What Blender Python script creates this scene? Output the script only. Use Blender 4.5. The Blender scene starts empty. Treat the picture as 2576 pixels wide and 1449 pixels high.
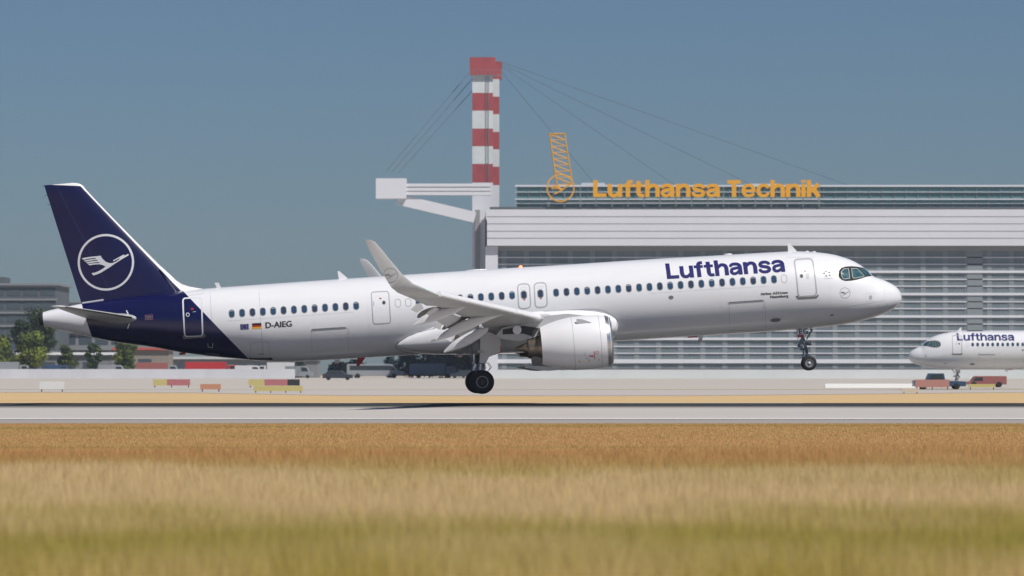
import bpy, bmesh, math, random
import numpy as np
from mathutils import Vector, Matrix
from mathutils.bvhtree import BVHTree
random.seed(7); RNG = np.random.default_rng(7)
SC = bpy.context.scene
COL = SC.collection
R = math.radians
# ------------------------------------------------------------------ camera
F = 11566.0; HZ = 942.0; D0 = 237.0; CH = 2.0        # focal in 2576-px units, horizon row, distance to runway centre line, eye height
PITCH = math.atan((HZ - 724.5) / F)
cam = bpy.data.cameras.new('camera'); camo = bpy.data.objects.new('camera', cam); COL.objects.link(camo)
cam.sensor_width = 36; cam.lens = F / 2576 * 36
cam.clip_start = 1; cam.clip_end = 9000
camo.location = (0, -D0, CH); camo.rotation_euler = (math.pi / 2 + PITCH, 0, 0)
cam.dof.use_dof = True; cam.dof.focus_distance = 233; cam.dof.aperture_fstop = 1.8
SC.camera = camo
# ------------------------------------------------------------------ light
SUN = Vector((4.4, -4.2, 8.2)).normalized()
w = bpy.data.worlds.new('World'); SC.world = w; w.use_nodes = True
nt = w.node_tree; nt.nodes.clear()
sky = nt.nodes.new('ShaderNodeTexSky'); sky.sky_type = 'NISHITA'; sky.sun_disc = False
sky.sun_elevation = math.asin(SUN.z); sky.sun_rotation = math.atan2(SUN.x, SUN.y)
sky.air_density = 1.0; sky.dust_density = 0.3; sky.ozone_density = 3.0; sky.altitude = 450
hs = nt.nodes.new('ShaderNodeMix'); hs.data_type = 'RGBA'; hs.blend_type = 'MULTIPLY'; hs.inputs[0].default_value = 1
hs.inputs[7].default_value = (0.275, 0.355, 0.475, 1)
bg = nt.nodes.new('ShaderNodeBackground'); bg.inputs[1].default_value = 0.10
wo = nt.nodes.new('ShaderNodeOutputWorld')
nt.links.new(sky.outputs[0], hs.inputs[6]); nt.links.new(hs.outputs[2], bg.inputs[0]); nt.links.new(bg.outputs[0], wo.inputs[0])
sl = bpy.data.lights.new('sun', 'SUN'); sl.energy = 4.5; sl.angle = R(0.5); sl.color = (1, .95, .88)
so = bpy.data.objects.new('sun', sl); COL.objects.link(so); so.rotation_euler = SUN.to_track_quat('Z', 'Y').to_euler(); so.location = (60, -100, 120)
SC.view_settings.view_transform = 'Standard'; SC.view_settings.look = 'None'; SC.view_settings.exposure = 0.08; SC.view_settings.gamma = 1

# ------------------------------------------------------------------ materials
def mat(name, color, rough=.5, metal=0, coat=0, noise=0, nscale=1, spec=.5, bump=0, bscale=5, c2=None, stretch=(1, 1, 1), emit=0, coord='Object'):
    m = bpy.data.materials.new(name); m.use_nodes = True
    t = m.node_tree; b = t.nodes['Principled BSDF']
    b.inputs['Roughness'].default_value = rough; b.inputs['Metallic'].default_value = metal
    b.inputs['Coat Weight'].default_value = coat; b.inputs['Coat Roughness'].default_value = .06
    b.inputs['Specular IOR Level'].default_value = spec
    b.inputs['Base Color'].default_value = (*color, 1)
    if emit:
        b.inputs['Emission Color'].default_value = (*color, 1); b.inputs['Emission Strength'].default_value = emit
    if noise or bump:
        tc = t.nodes.new('ShaderNodeTexCoord'); mp = t.nodes.new('ShaderNodeMapping')
        mp.inputs['Scale'].default_value = stretch
        t.links.new(tc.outputs[coord], mp.inputs[0])
    if noise:
        n = t.nodes.new('ShaderNodeTexNoise'); n.inputs['Scale'].default_value = nscale; n.inputs['Detail'].default_value = 6; n.inputs['Roughness'].default_value = .6
        t.links.new(mp.outputs[0], n.inputs[0])
        r = t.nodes.new('ShaderNodeMapRange'); r.inputs[1].default_value = .3; r.inputs[2].default_value = .7
        t.links.new(n.outputs[0], r.inputs[0])
        x = t.nodes.new('ShaderNodeMix'); x.data_type = 'RGBA'
        x.inputs[6].default_value = (*color, 1)
        x.inputs[7].default_value = (*(c2 if c2 else [c * (1 - noise) for c in color]), 1)
        t.links.new(r.outputs[0], x.inputs[0]); t.links.new(x.outputs[2], b.inputs['Base Color'])
    if bump:
        n2 = t.nodes.new('ShaderNodeTexNoise'); n2.inputs['Scale'].default_value = bscale; n2.inputs['Detail'].default_value = 5
        t.links.new(mp.outputs[0], n2.inputs[0])
        bp = t.nodes.new('ShaderNodeBump'); bp.inputs['Strength'].default_value = bump; bp.inputs['Distance'].default_value = .05
        t.links.new(n2.outputs[0], bp.inputs['Height']); t.links.new(bp.outputs[0], b.inputs['Normal'])
    return m
M = {}
M['white'] = mat('white_paint', (.76, .765, .785), .32, coat=.35, noise=.05, nscale=.8, stretch=(.4, 1, 1))
M['greywing'] = mat('grey_wing_paint', (.44, .45, .46), .4, coat=.15, noise=.1, nscale=1.2)
M['fairing'] = mat('fairing_paint', (.64, .65, .67), .38, coat=.2, noise=.07, nscale=1.5)
M['navy'] = mat('navy_paint', (.0035, .005, .060), .22, coat=.6)
M['letter'] = mat('navy_lettering', (.014, .015, .115), .65, spec=.2)
M['grey_line'] = mat('grey_outline', (.36, .37, .39), .5)
M['thin_line'] = mat('panel_line', (.52, .53, .55), .5)
M['ink'] = mat('dark_ink', (.035, .038, .045), .5)
M['metal'] = mat('bare_metal', (.62, .62, .63), .28, metal=.9, noise=.15, nscale=4)
M['link'] = mat('flap_linkage_dark', (.022, .02, .018), .6, noise=.9, nscale=9, c2=(.11, .10, .09))  # near-black base with lighter brown-grey blotches
M['scuff'] = mat('scuff_plate', (.26, .26, .25), .4, metal=.6, noise=.3, nscale=8)
M['hot'] = mat('hot_section_metal', (.30, .25, .20), .38, metal=.8, noise=.5, nscale=3)
M['dark'] = mat('dark_cavity', (.025, .026, .028), .6)
M['rubber'] = mat('tyre_rubber', (.012, .013, .016), .75, noise=.3, nscale=6)
M['rim'] = mat('wheel_rim', (.30, .31, .32), .4, metal=.5)
M['dkrim'] = mat('brake_dust_rim', (.045, .045, .05), .5, metal=.4)
M['strut'] = mat('gear_strut', (.23, .27, .30), .35, metal=.3, noise=.3, nscale=8)
M['glassblue'] = mat('cabin_pane', (.030, .065, .12), .12, coat=.4)
M['glassdk'] = mat('cabin_pane_dark', (.035, .05, .085), .15, coat=.4)
M['blind'] = mat('window_blind', (.20, .24, .30), .3)
M['rubseal'] = mat('window_rim', (.21, .225, .235), .45)
M['cockglass'] = mat('cockpit_glass', (.012, .045, .06), .06, coat=1, noise=.9, nscale=4.5, c2=(.07, .16, .18))
M['mask'] = mat('cockpit_mask', (.030, .031, .033), .75, spec=.2)
M['red'] = mat('red_paint', (.42, .02, .015), .45)
M['yellow'] = mat('yellow_paint', (.62, .46, .02), .45)
M['gold'] = mat('flag_gold', (.8, .45, .02), .45)
M['black'] = mat('flag_black', (.01, .01, .01), .45)
M['eublue'] = mat('flag_blue', (.015, .04, .22), .45)
M['beacon'] = mat('beacon_red', (1, .12, .04), .3, emit=6)
M['green_light'] = mat('green_light', (.05, .8, .35), .3, emit=1.2)
M['logo_white'] = mat('logo_white', (.62, .64, .68), .4)
M['emblem_soft'] = mat('soft_grey_emblem', (.24, .245, .26), .5)
M['seam'] = mat('skin_seam', (.60, .61, .635), .45)
M['logo_grey'] = mat('logo_grey', (.16, .165, .18), .45)

def addmask(m, navy=(.0025, .0035, .050), lines=()):
    """white paint turning navy where every line a*x+b*z+c > 0 (object coordinates)"""
    t = m.node_tree; b = t.nodes['Principled BSDF']
    src = b.inputs['Base Color'].links[0].from_socket
    tc = t.nodes.new('ShaderNodeTexCoord'); prod = None
    for (a, bb, c) in lines:
        d = t.nodes.new('ShaderNodeVectorMath'); d.operation = 'DOT_PRODUCT'; d.inputs[1].default_value = (a, 0, bb)
        t.links.new(tc.outputs['Object'], d.inputs[0])
        g = t.nodes.new('ShaderNodeMath'); g.operation = 'GREATER_THAN'; g.inputs[1].default_value = -c
        t.links.new(d.outputs['Value'], g.inputs[0])
        if prod is None: prod = g
        else:
            p = t.nodes.new('ShaderNodeMath'); p.operation = 'MULTIPLY'
            t.links.new(prod.outputs[0], p.inputs[0]); t.links.new(g.outputs[0], p.inputs[1]); prod = p
    x = t.nodes.new('ShaderNodeMix'); x.data_type = 'RGBA'
    x.inputs[7].default_value = (*navy, 1)
    t.links.new(prod.outputs[0], x.inputs[0]); t.links.new(src, x.inputs[6]); t.links.new(x.outputs[2], b.inputs['Base Color'])

# ------------------------------------------------------------------ object helpers
def link_mesh(name, verts, faces, m, parent=None, smooth=False, mats=None, fmat=None):
    me = bpy.data.meshes.new(name)
    me.from_pydata([tuple(v) for v in verts], [], faces)
    for k in (mats or [m]): me.materials.append(k)
    if fmat is not None: me.polygons.foreach_set('material_index', fmat)
    if smooth: me.polygons.foreach_set('use_smooth', [True] * len(me.polygons))
    me.update()
    o = bpy.data.objects.new(name, me); COL.objects.link(o)
    if parent: o.parent = parent
    return o
def thing(name, label, cat, loc=(0, 0, 0), group=None, rot=(0, 0, 0)):
    o = bpy.data.objects.new(name, None); COL.objects.link(o); o.empty_display_size = .5
    o.location = loc; o.rotation_euler = rot; tag(o, label, cat, group); return o
def tag(o, label, cat, group=None, kind=None):
    o['label'] = label; o['category'] = cat
    if group: o['group'] = group
    if kind: o['kind'] = kind
    return o
def struct(o, kind='structure'):
    o['kind'] = kind; return o
class MB:
    def __init__(s): s.v = []; s.f = []
    def add(s, vs, fs):
        n = len(s.v); s.v += [tuple(v) for v in vs]; s.f += [tuple(i + n for i in f) for f in fs]
    def box(s, x0, x1, y0, y1, z0, z1):
        s.add([(x0, y0, z0), (x1, y0, z0), (x1, y1, z0), (x0, y1, z0), (x0, y0, z1), (x1, y0, z1), (x1, y1, z1), (x0, y1, z1)],
              [(0, 3, 2, 1), (4, 5, 6, 7), (0, 1, 5, 4), (1, 2, 6, 5), (2, 3, 7, 6), (3, 0, 4, 7)])
        return s
    def tube(s, p, q, r, r2=None, n=12):
        p = Vector(p); q = Vector(q); r2 = r if r2 is None else r2
        d = (q - p).normalized(); a = d.orthogonal().normalized(); b = d.cross(a)
        vs = []
        for c, rr in ((p, r), (q, r2)):
            for i in range(n):
                t = 2 * math.pi * i / n; vs.append(c + a * math.cos(t) * rr + b * math.sin(t) * rr)
        fs = [(i, (i + 1) % n, n + (i + 1) % n, n + i) for i in range(n)] + [tuple(range(n))[::-1], tuple(range(n, 2 * n))]
        s.add(vs, fs); return s
    def beam(s, p, q, w, h):
        p = Vector(p); q = Vector(q); d = (q - p).normalized()
        up = Vector((0, 0, 1)) if abs(d.z) < .95 else Vector((0, 1, 0))
        a = d.cross(up).normalized() * w / 2; b = a.cross(d).normalized() * h / 2
        vs = [c + i * a + j * b for c in (p, q) for i, j in ((-1, -1), (1, -1), (1, 1), (-1, 1))]
        s.add(vs, [(0, 1, 2, 3), (7, 6, 5, 4), (0, 4, 5, 1), (1, 5, 6, 2), (2, 6, 7, 3), (3, 7, 4, 0)]); return s
    def lathe(s, prof, org, axis, n=48, cap=False):
        """prof: list of (distance along axis, radius)"""
        org = Vector(org); d = Vector(axis).normalized(); a = d.orthogonal().normalized(); b = d.cross(a)
        vs = []
        for (x, r) in prof:
            for i in range(n):
                t = 2 * math.pi * i / n; vs.append(org + d * x + (a * math.cos(t) + b * math.sin(t)) * r)
        fs = [(k * n + i, k * n + (i + 1) % n, (k + 1) * n + (i + 1) % n, (k + 1) * n + i) for k in range(len(prof) - 1) for i in range(n)]
        if cap: fs += [tuple(range(n))[::-1], tuple(range((len(prof) - 1) * n, len(prof) * n))]
        s.add(vs, fs); return s
    def prism(s, poly, y0, y1):
        """poly in (x,z), extruded along y"""
        n = len(poly)
        s.add([(x, y0, z) for x, z in poly] + [(x, y1, z) for x, z in poly],
              [tuple(range(n)), tuple(range(n, 2 * n))[::-1]] + [(i, n + i, n + (i + 1) % n, (i + 1) % n) for i in range(n)])
        return s
    def build(s, name, m, parent=None, smooth=False, fix=False):
        o = link_mesh(name, s.v, s.f, m, parent, smooth)
        bm = bmesh.new(); bm.from_mesh(o.data)
        bmesh.ops.recalc_face_normals(bm, faces=bm.faces)
        bm.to_mesh(o.data); bm.free()
        return o
def smooth_edges(o, ang=35):
    me = o.data; me.polygons.foreach_set('use_smooth', [True] * len(me.polygons))
    bm = bmesh.new(); bm.from_mesh(me)
    for e in bm.edges:
        if len(e.link_faces) == 2 and e.calc_face_angle(0) > R(ang): e.smooth = False
    bm.to_mesh(me); bm.free()
def pchip(xs, ys):
    xs = np.array(xs, float); ys = np.array(ys, float); h = np.diff(xs); d = np.diff(ys) / h
    m = np.zeros(len(xs)); m[0] = d[0]; m[-1] = d[-1]
    for i in range(1, len(xs) - 1):
        if d[i - 1] * d[i] > 0:
            w1 = 2 * h[i] + h[i - 1]; w2 = h[i] + 2 * h[i - 1]; m[i] = (w1 + w2) / (w1 / d[i - 1] + w2 / d[i])
    def f(x):
        x = min(max(x, xs[0]), xs[-1]); i = int(min(max(np.searchsorted(xs, x) - 1, 0), len(xs) - 2)); t = (x - xs[i]) / h[i]
        return float((2*t**3-3*t*t+1)*ys[i] + (t**3-2*t*t+t)*h[i]*m[i] + (-2*t**3+3*t*t)*ys[i+1] + (t**3-t*t)*h[i]*m[i+1])
    return f

# ------------------------------------------------------------------ surveying helpers (photo coordinates are in a 2576 x 1449 grid)
CAMM = Matrix.Translation((0, -D0, CH)) @ Matrix.Rotation(math.pi / 2 + PITCH, 4, 'X')
def ray(u, v):
    return Vector((0, -D0, CH)), (CAMM.to_3x3() @ Vector(((u - 1288) / F, (724.5 - v) / F, -1))).normalized()
def at(u, v, d):
    """world point seen at (u,v) at distance d from the camera plane"""
    o, r = ray(u, v); k = d / r.y; return o + r * k
def C(ox, oy, sc):
    """enlargement coordinates -> 2576 grid"""
    return lambda x, y: ((ox + x / sc) / 1.590062, (oy + y / sc) / 1.590062)
def gz(Y):
    """ground height against distance from the runway centre line"""
    return float(np.interp(Y, [-600, -60, -37.5, -30, -15, 0, 15, 30, 38, 613, 4000], [0, 0, -.12, 0, .265, .53, .265, 0, -.1, 1.27, 1.6]))

# the aircraft frame: x forward (0 at the main wheels), y to its left, z up; ZO = height of the body axis over the wheel contact
ZO = 4.32
YAW = R(2.34); PIT = R(3.70)
ROT = Matrix.Rotation(YAW, 4, 'Z') @ Matrix.Rotation(-PIT, 4, 'Y')
AX = Vector((-1.76, 0, 5.315))
BASE = AX - (ROT.to_3x3() @ Vector((0, 0, ZO)))
PM = Matrix.Translation(BASE) @ ROT; PMI = PM.inverted()
SN = 21.97                                            # nose to main wheels
def lray(u, v):
    o, r = ray(u, v); return PMI @ o, (PMI.to_3x3() @ r).normalized()
def L(u, v, y):
    """point (x,z) of the aircraft frame seen at (u,v) in its plane y"""
    o, r = lray(u, v); k = (y - o.y) / r.y; p = o + r * k; return p.x, p.z

# =================================================================== AIRLINER
plane = thing('airliner', 'white twin-engine airliner with dark blue tail just above the runway, nose raised', 'airliner')
plane.location = BASE; plane.rotation_euler = ROT.to_euler()
A5 = C(3250, 1020, 5.5725); A4 = C(2600, 950, 2.3418); A1 = C(100, 650, 1.705); A2 = C(1300, 900, 1.932)
top_px = [(2268,748.7),(2267,742),(2263,731.8),(2252.8,720.5),(2235.9,710.4),(2213.3,700.8),(2196.4,695),(2185,683.3),(2173.8,673.7),(2162.5,665.8),(2145.6,656.2),(2123,647.7),(2101.6,641.5),(2070,636.2),(2038,633.2),(1984.3,632.2),(1930.6,635.1),(1796.4,642.9),(1635,652),(1446.5,664.2),(1218,678.2),(1019.4,691),(817.6,704.4),(691.8,713.0),(560,722.5),(460,731),(380,740),(300,750),(204.9,764),(160,773),(109,785),(98,790.6)]
bot_px = [(2268,748.7),(2267.4,755),(2265.2,760),(2251.7,774.7),(2224.6,789.4),(2202,797.2),(2176,805),(2140,813.7),(2038,826.3),(1928,834.9),(1769.5,844.8),(1635,853),(1539,859.3),(1175,884),(980,896.2),(817.6,906),(750,908.8),(691.8,909.9),(627,905),(531,896.5),(442.9,884.7),(380,873),(291.6,860.7),(232.6,848.9),(110.8,819),(98,816)]
tp = sorted([L(u, v, 0) for u, v in top_px]); bp_ = sorted([L(u, v, 0) for u, v in bot_px])
XN = tp[-1][0]; XT = L(109, 800, 0)[0]
def uniq(ps):
    o = []
    for p in ps:
        if not o or p[0] - o[-1][0] > .01: o.append(p)
        else: o[-1] = p
    return o
tp = uniq(tp); bp_ = uniq(bp_)
ftop = pchip([p[0] for p in tp], [p[1] for p in tp]); fbot = pchip([p[0] for p in bp_], [p[1] for p in bp_])
XN2 = min(tp[-1][0], bp_[-1][0])
hwid = pchip([0, .05, .15, .4, .8, 1.3, 2, 3, 4, 5, 6.2, 30.5, 33, 35, 37, 39, 41, 43, 44.2, 44.7],
             [.12, .26, .43, .70, .97, 1.21, 1.46, 1.70, 1.84, 1.92, 1.975, 1.975, 1.93, 1.80, 1.58, 1.28, .95, .62, .40, .34])
NZ = L(2268, 748.7, 0)[1]
def sect(x):
    s = XN - x; tt = ftop(x); bb = fbot(x); mid = (tt + bb) / 2
    k = min(max(s / 6.5, 0), 1); k = k * k * (3 - 2 * k)
    zc = mid if s > 6.5 else NZ + (mid - NZ) * k
    zc = min(max(zc, bb + .35 * (tt - bb)), tt - .35 * (tt - bb))
    return tt, bb, zc, hwid(s)
NS = 128
ss = np.concatenate([[.004, .03, .07, .13, .2, .3, .42], np.arange(.55, 8, .15), np.arange(8, 31, .5), np.arange(31, XN - XT - .2, .3), [XN - XT]])
fv = []; ff = []
for s in ss:
    x = XN - s; tt, bb, zc, b = sect(x)
    if s < .01: tt = min(tt, NZ + .05); bb = max(bb, NZ - .05); zc = NZ; b = .06
    for i in range(NS):
        a = 2 * math.pi * i / NS; c, sn = math.cos(a), math.sin(a)
        fv.append((x, b * c, zc + (tt - zc if sn > 0 else zc - bb) * sn))
for k in range(len(ss) - 1):
    for i in range(NS):
        j = (i + 1) % NS; ff.append((k * NS + i, k * NS + j, (k + 1) * NS + j, (k + 1) * NS + i))
ff.append(tuple(range(NS))[::-1])
M['body'] = mat('body_paint', (.735, .745, .775), .30, coat=.35, noise=.09, nscale=.7, stretch=(.25, 1, 1.5))
def line(p, q, side):
    """half plane through local points p,q positive on the side of point `side`"""
    a = -(q[1] - p[1]); b = q[0] - p[0]; c = -(a * p[0] + b * p[1])
    s = a * side[0] + b * side[1] + c
    return (a, b, c) if s > 0 else (-a, -b, -c)
def Lc(cf, x, y, yl): u, v = cf(x, y); return L(u, v, yl)
inside = Lc(A1, 700, 1000, -1)
front_line = line(Lc(A1, 400, 172, 0), Lc(A1, 1530, 1345, -.9), inside)
front_line_fin = line(Lc(A1, 389, 172, 0), Lc(A1, 1081, 893, 0), inside); fin_top = line(Lc(A1, 130, 150, 0), Lc(A1, 400, 162, 0), inside)
rear_line = line(Lc(A1, 385, 955, 0), Lc(A1, 457, 1197, -.8), inside)
addmask(M['body'], lines=(front_line, rear_line))
fus = link_mesh('fuselage', fv, ff, M['body'], plane, True)
bvhs = {}
def mkbvh(o):
    bm = bmesh.new(); bm.from_mesh(o.data); t = BVHTree.FromBMesh(bm); bm.free(); bvhs[o.name] = t; return t
BF = mkbvh(fus)
# tail cone end (APU exhaust)
cx, cz = Lc(A1, 112, 1067, 0)
ax_ = (-1, 0, .10)
MB().lathe([(-.2, .28), (-.02, .345), (.16, .335), (.24, .28), (.25, .20), (.05, .19), (.0, .02)], (XT + .03, 0, (ftop(XT) + fbot(XT)) / 2), ax_, 40).build('exhaust_cap', M['dark'], plane, True)

# ---- decals: thin real sheets laid on the surface
def cast_px(B, u, v, off):
    o, r = lray(u, v); h, n, i, d = B.ray_cast(o, r)
    if h is None: return None
    if n.dot(r) > 0: n = -n
    return h + n * off
def cast_loc(B, x, z, off, y0=-40):
    h, n, i, d = B.ray_cast(Vector((x, y0, z)), Vector((0, 1, 0)))
    if h is None: return None
    if n.y > 0: n = -n
    return h + n * off
def project(verts2, faces, fn, name, m, parent, smooth=True):
    vs = []; ok = []
    last = None
    for (a, b, off) in verts2:
        p = fn(a, b, off); ok.append(p is not None); vs.append(p if p is not None else Vector((0, 0, 0)))
    fs = [f for f in faces if all(ok[i] for i in f)]
    used = sorted({i for f in fs for i in f}); mp = {k: i for i, k in enumerate(used)}
    o = link_mesh(name, [vs[i] for i in used], [tuple(mp[i] for i in f) for f in fs], m, parent, smooth)
    return o
class D2:
    """flat artwork in 2-D: ribbons and filled polygons, later laid on a surface"""
    def __init__(s, step=.06): s.v = []; s.f = []; s.step = step; s.k = 0
    def ribbon(s, pts, w, closed=False, curve=False, off=.006):
        pts = [Vector(p).to_2d() for p in pts]; n0 = len(pts)
        ws = list(w) if hasattr(w, '__len__') else [w] * n0
        if curve:
            P = []; W = []
            m = n0 if closed else n0 - 1
            for i in range(m):
                g = (lambda k: pts[k % n0]) if closed else (lambda k: pts[min(max(k, 0), n0 - 1)])
                p0, p1, p2, p3 = g(i - 1), g(i), g(i + 1), g(i + 2)
                for j in range(6):
                    t = j / 6; P.append(.5 * ((2 * p1) + (p2 - p0) * t + (2 * p0 - 5 * p1 + 4 * p2 - p3) * t * t + (3 * p1 - p0 - 3 * p2 + p3) * t ** 3))
                    W.append(ws[i % n0] * (1 - t) + ws[(i + 1) % n0] * t)
            if not closed: P.append(pts[-1]); W.append(ws[-1])
            pts, ws = P, W
        else:
            P = []; W = []
            m = len(pts) if closed else len(pts) - 1
            for i in range(m):
                a = pts[i]; b = pts[(i + 1) % len(pts)]; k = max(1, int((b - a).length / s.step))
                for j in range(k): P.append(a.lerp(b, j / k)); W.append(ws[i] + (ws[(i + 1) % len(ws)] - ws[i]) * j / k)
            if not closed: P.append(pts[-1]); W.append(ws[-1])
            pts, ws = P, W
        n = len(pts); base = len(s.v); o = off + s.k * .0004; s.k += 1
        for i in range(n):
            if closed: a = pts[i - 1]; b = pts[(i + 1) % n]
            else: a = pts[max(i - 1, 0)]; b = pts[min(i + 1, n - 1)]
            d = (b - a)
            d = d.normalized() if d.length else Vector((1, 0)); nn = Vector((-d.y, d.x)) * ws[i] / 2
            k = 1.0
            if 0 < i < n - 1 or closed:
                d1 = (pts[i] - a); d2 = (b - pts[i])
                if d1.length and d2.length: k = 1 / max(math.sqrt((1 + d1.normalized().dot(d2.normalized())) / 2), .6)
            s.v += [(*(pts[i] + nn * k), o), (*(pts[i] - nn * k), o)]
        for i in range(n if closed else n - 1):
            j = (i + 1) % n; s.f.append((base + 2 * i, base + 2 * i + 1, base + 2 * j + 1, base + 2 * j))
        return s
    def poly(s, pts, off=.006, cell=None):
        cell = cell or s.step * 2
        bm = bmesh.new(); vs = [bm.verts.new((p[0], p[1], 0)) for p in pts]; bm.faces.new(vs)
        s._cut(bm, off, cell); return s
    def _cut(s, bm, off, cell):
        bmesh.ops.triangulate(bm, faces=bm.faces[:])
        xs = [v.co.x for v in bm.verts]; ys = [v.co.y for v in bm.verts]
        for lo, hi, n in ((min(xs), max(xs), (1, 0, 0)), (min(ys), max(ys), (0, 1, 0))):
            k = int((hi - lo) / cell)
            for i in range(1, k + 1):
                c = lo + (hi - lo) * i / (k + 1)
                bmesh.ops.bisect_plane(bm, geom=bm.verts[:] + bm.edges[:] + bm.faces[:], plane_co=(c if n[0] else 0, c if n[1] else 0, 0), plane_no=n)
        base = len(s.v); bm.verts.index_update(); o = off + s.k * .0004; s.k += 1
        s.v += [(v.co.x, v.co.y, o) for v in bm.verts]; s.f += [tuple(v.index + base for v in f.verts) for f in bm.faces]
        bm.free()
    def text(s, txt, size, org, offset=0, shear=0, align='LEFT', off=.006, ang=0, spacing=1.0, cell=None, ys=1):
        cu = bpy.data.curves.new('lettering', 'FONT'); cu.body = txt; cu.size = size; cu.offset = offset; cu.align_x = align; cu.space_character = spacing; cu.resolution_u = 4
        o = bpy.data.objects.new('lettering', cu); COL.objects.link(o)
        dg = bpy.context.evaluated_depsgraph_get(); me = o.evaluated_get(dg).to_mesh()
        bm = bmesh.new(); bm.from_mesh(me); o.evaluated_get(dg).to_mesh_clear()
        bpy.data.objects.remove(o); bpy.data.curves.remove(cu)
        ca, sa = math.cos(ang), math.sin(ang)
        for v in bm.verts:
            x, y = v.co.x, v.co.y * ys; v.co = (org[0] + x * ca - y * sa, org[1] + x * sa + y * ca, 0)
        s._cut(bm, off, cell or s.step * 3); return s
    def lay(s, name, m, parent, fn): return project(s.v, s.f, fn, name, m, parent)
fF = lambda a, b, o: cast_loc(BF, a, b, o)
def hit(u, v, B=None):
    p = cast_px(B or BF, u, v, 0); return (p.x, p.z)
def H(cf, pts, B=None): return [hit(*cf(x, y), B) for x, y in pts]
def rrect(cx, cz, w, h, r, tilt=0, n=5):
    ps = []
    for (sx, sz, a0) in ((1, 1, 0), (-1, 1, 90), (-1, -1, 180), (1, -1, 270)):
        for i in range(n + 1):
            a = R(a0 + 90 * i / n); ps.append((cx + sx * (w / 2 - r) + r * math.cos(a), cz + sz * (h / 2 - r) + r * math.sin(a)))
    return ps

# cabin windows
wins = [(583 + (896 - 583) * i / 12, 789 + (769.2 - 789) * i / 12, 1) for i in range(13)]
wins += [(1001, 762.5, 0), (1027, 761, 0)]
wins += [(1053 + 26.1 * i, 759.2 - 1.63 * i, 1) for i in range(4)]
wins += [(1157.5 + 26.15 * i, 751.0 - 1.65 * i, 1) for i in range(6)]
wins += [(1399 + (1947 - 1399) * i / 21, 736.2 + (702.8 - 736.2) * i / 21, 1) for i in range(22)]
wins += [(1972.4, 701.3, 0)]
for i, (u, v, kind) in enumerate(wins):
    x, z = hit(u, v)
    if kind:
        d = D2(.08).ribbon(rrect(x, z, .275, .395, .13), .034, closed=True, off=.008)
        fr = d.lay('cabin_window', M['rubseal'], plane, fF)
        pm = [M['glassblue'], M['glassblue'], M['glassdk']][(i * 7) % 3]
        D2(.1).poly(rrect(x, z, .245, .365, .11), off=.005).lay('pane', pm, fr, fF)
        if (i * 5) % 4 == 0:
            hh = .06 + .05 * ((i * 3) % 3)
            D2(.1).poly(rrect(x, z + .17 - hh / 2, .20, hh, .02), off=.0085).lay('window_blind', M['blind'], fr, fF)
        elif (i * 5) % 4 == 2:
            D2(.1).poly([(x - .02, z - .13), (x + .02, z - .14), (x + .07, z + .08), (x + .03, z + .12)], off=.0085).lay('reflection_streak', M['blind'], fr, fF) if False else None
    else:
        D2(.08).ribbon(rrect(x, z, .285, .405, .13), .03, closed=True, off=.006).lay('window_plug', M['grey_line'], plane, fF)

# doors
def door(name, corners, cf, wline=.07, rad=.22, m='grey_line', fill=None, sill=None, win=None, pip=None):
    P = H(cf, corners)
    # rounded quad
    pts = []
    n = len(P)
    for i in range(n):
        p = Vector(P[i]); a = Vector(P[i - 1]); b = Vector(P[(i + 1) % n])
        pa = p + (a - p).normalized() * rad; pb = p + (b - p).normalized() * rad
        for j in range(5):
            t = j / 4; pts.append((1 - t) ** 2 * pa + 2 * t * (1 - t) * p + t * t * pb)
    o = D2(.15).poly([tuple(p) for p in pts], off=.003, cell=.18).lay(name, M[fill or 'body'], plane, fF)
    D2(.1).ribbon(pts, wline, closed=True, off=.007).lay('door_outline', M[m], o, fF)
    if sill:
        D2(.1).poly(H(cf, sill), off=.010, cell=.1).lay('scuff_plate', M['scuff'], o, fF)
    if pip:
        x, z = hit(*cf(*pip)); D2(.05).poly([(x + .085 * math.cos(a), z + .10 * math.sin(a)) for a in np.linspace(0, 6.1, 16)], off=.009).lay('door_porthole', M['ink'], o, fF)
    return o
fd = door('cabin_door', [(1347, 208), (1518, 197), (1562, 545), (1388, 556)], A4, .075, .20, sill=[(1363, 548), (1385, 545), (1392, 560), (1540, 553), (1560, 548), (1572, 532), (1582, 545), (1560, 570), (1385, 580)], pip=(1419, 361))
D2().poly(H(A4, [(1462, 340), (1490, 335), (1490, 385), (1464, 388)]), off=.009).lay('door_handle', M['thin_line'], fd, fF)
D2().poly(H(A4, [(1443, 312), (1461, 311), (1461, 319), (1443, 320)]), off=.009).lay('red_placard', M['red'], fd, fF)
md = door('cabin_door', [(357, 519), (492, 512), (507, 758), (372, 766)], A2, .055, .15, pip=(455, 600))
D2().poly(H(A2, [(420, 563), (436, 563), (436, 573), (420, 573)]), off=.009).lay('red_placard', M['red'], md, fF)
D2().poly(H(A2, [(372, 590), (378, 590), (379, 625), (373, 625)]), off=.009).lay('door_hinge', M['grey_line'], md, fF)
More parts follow.
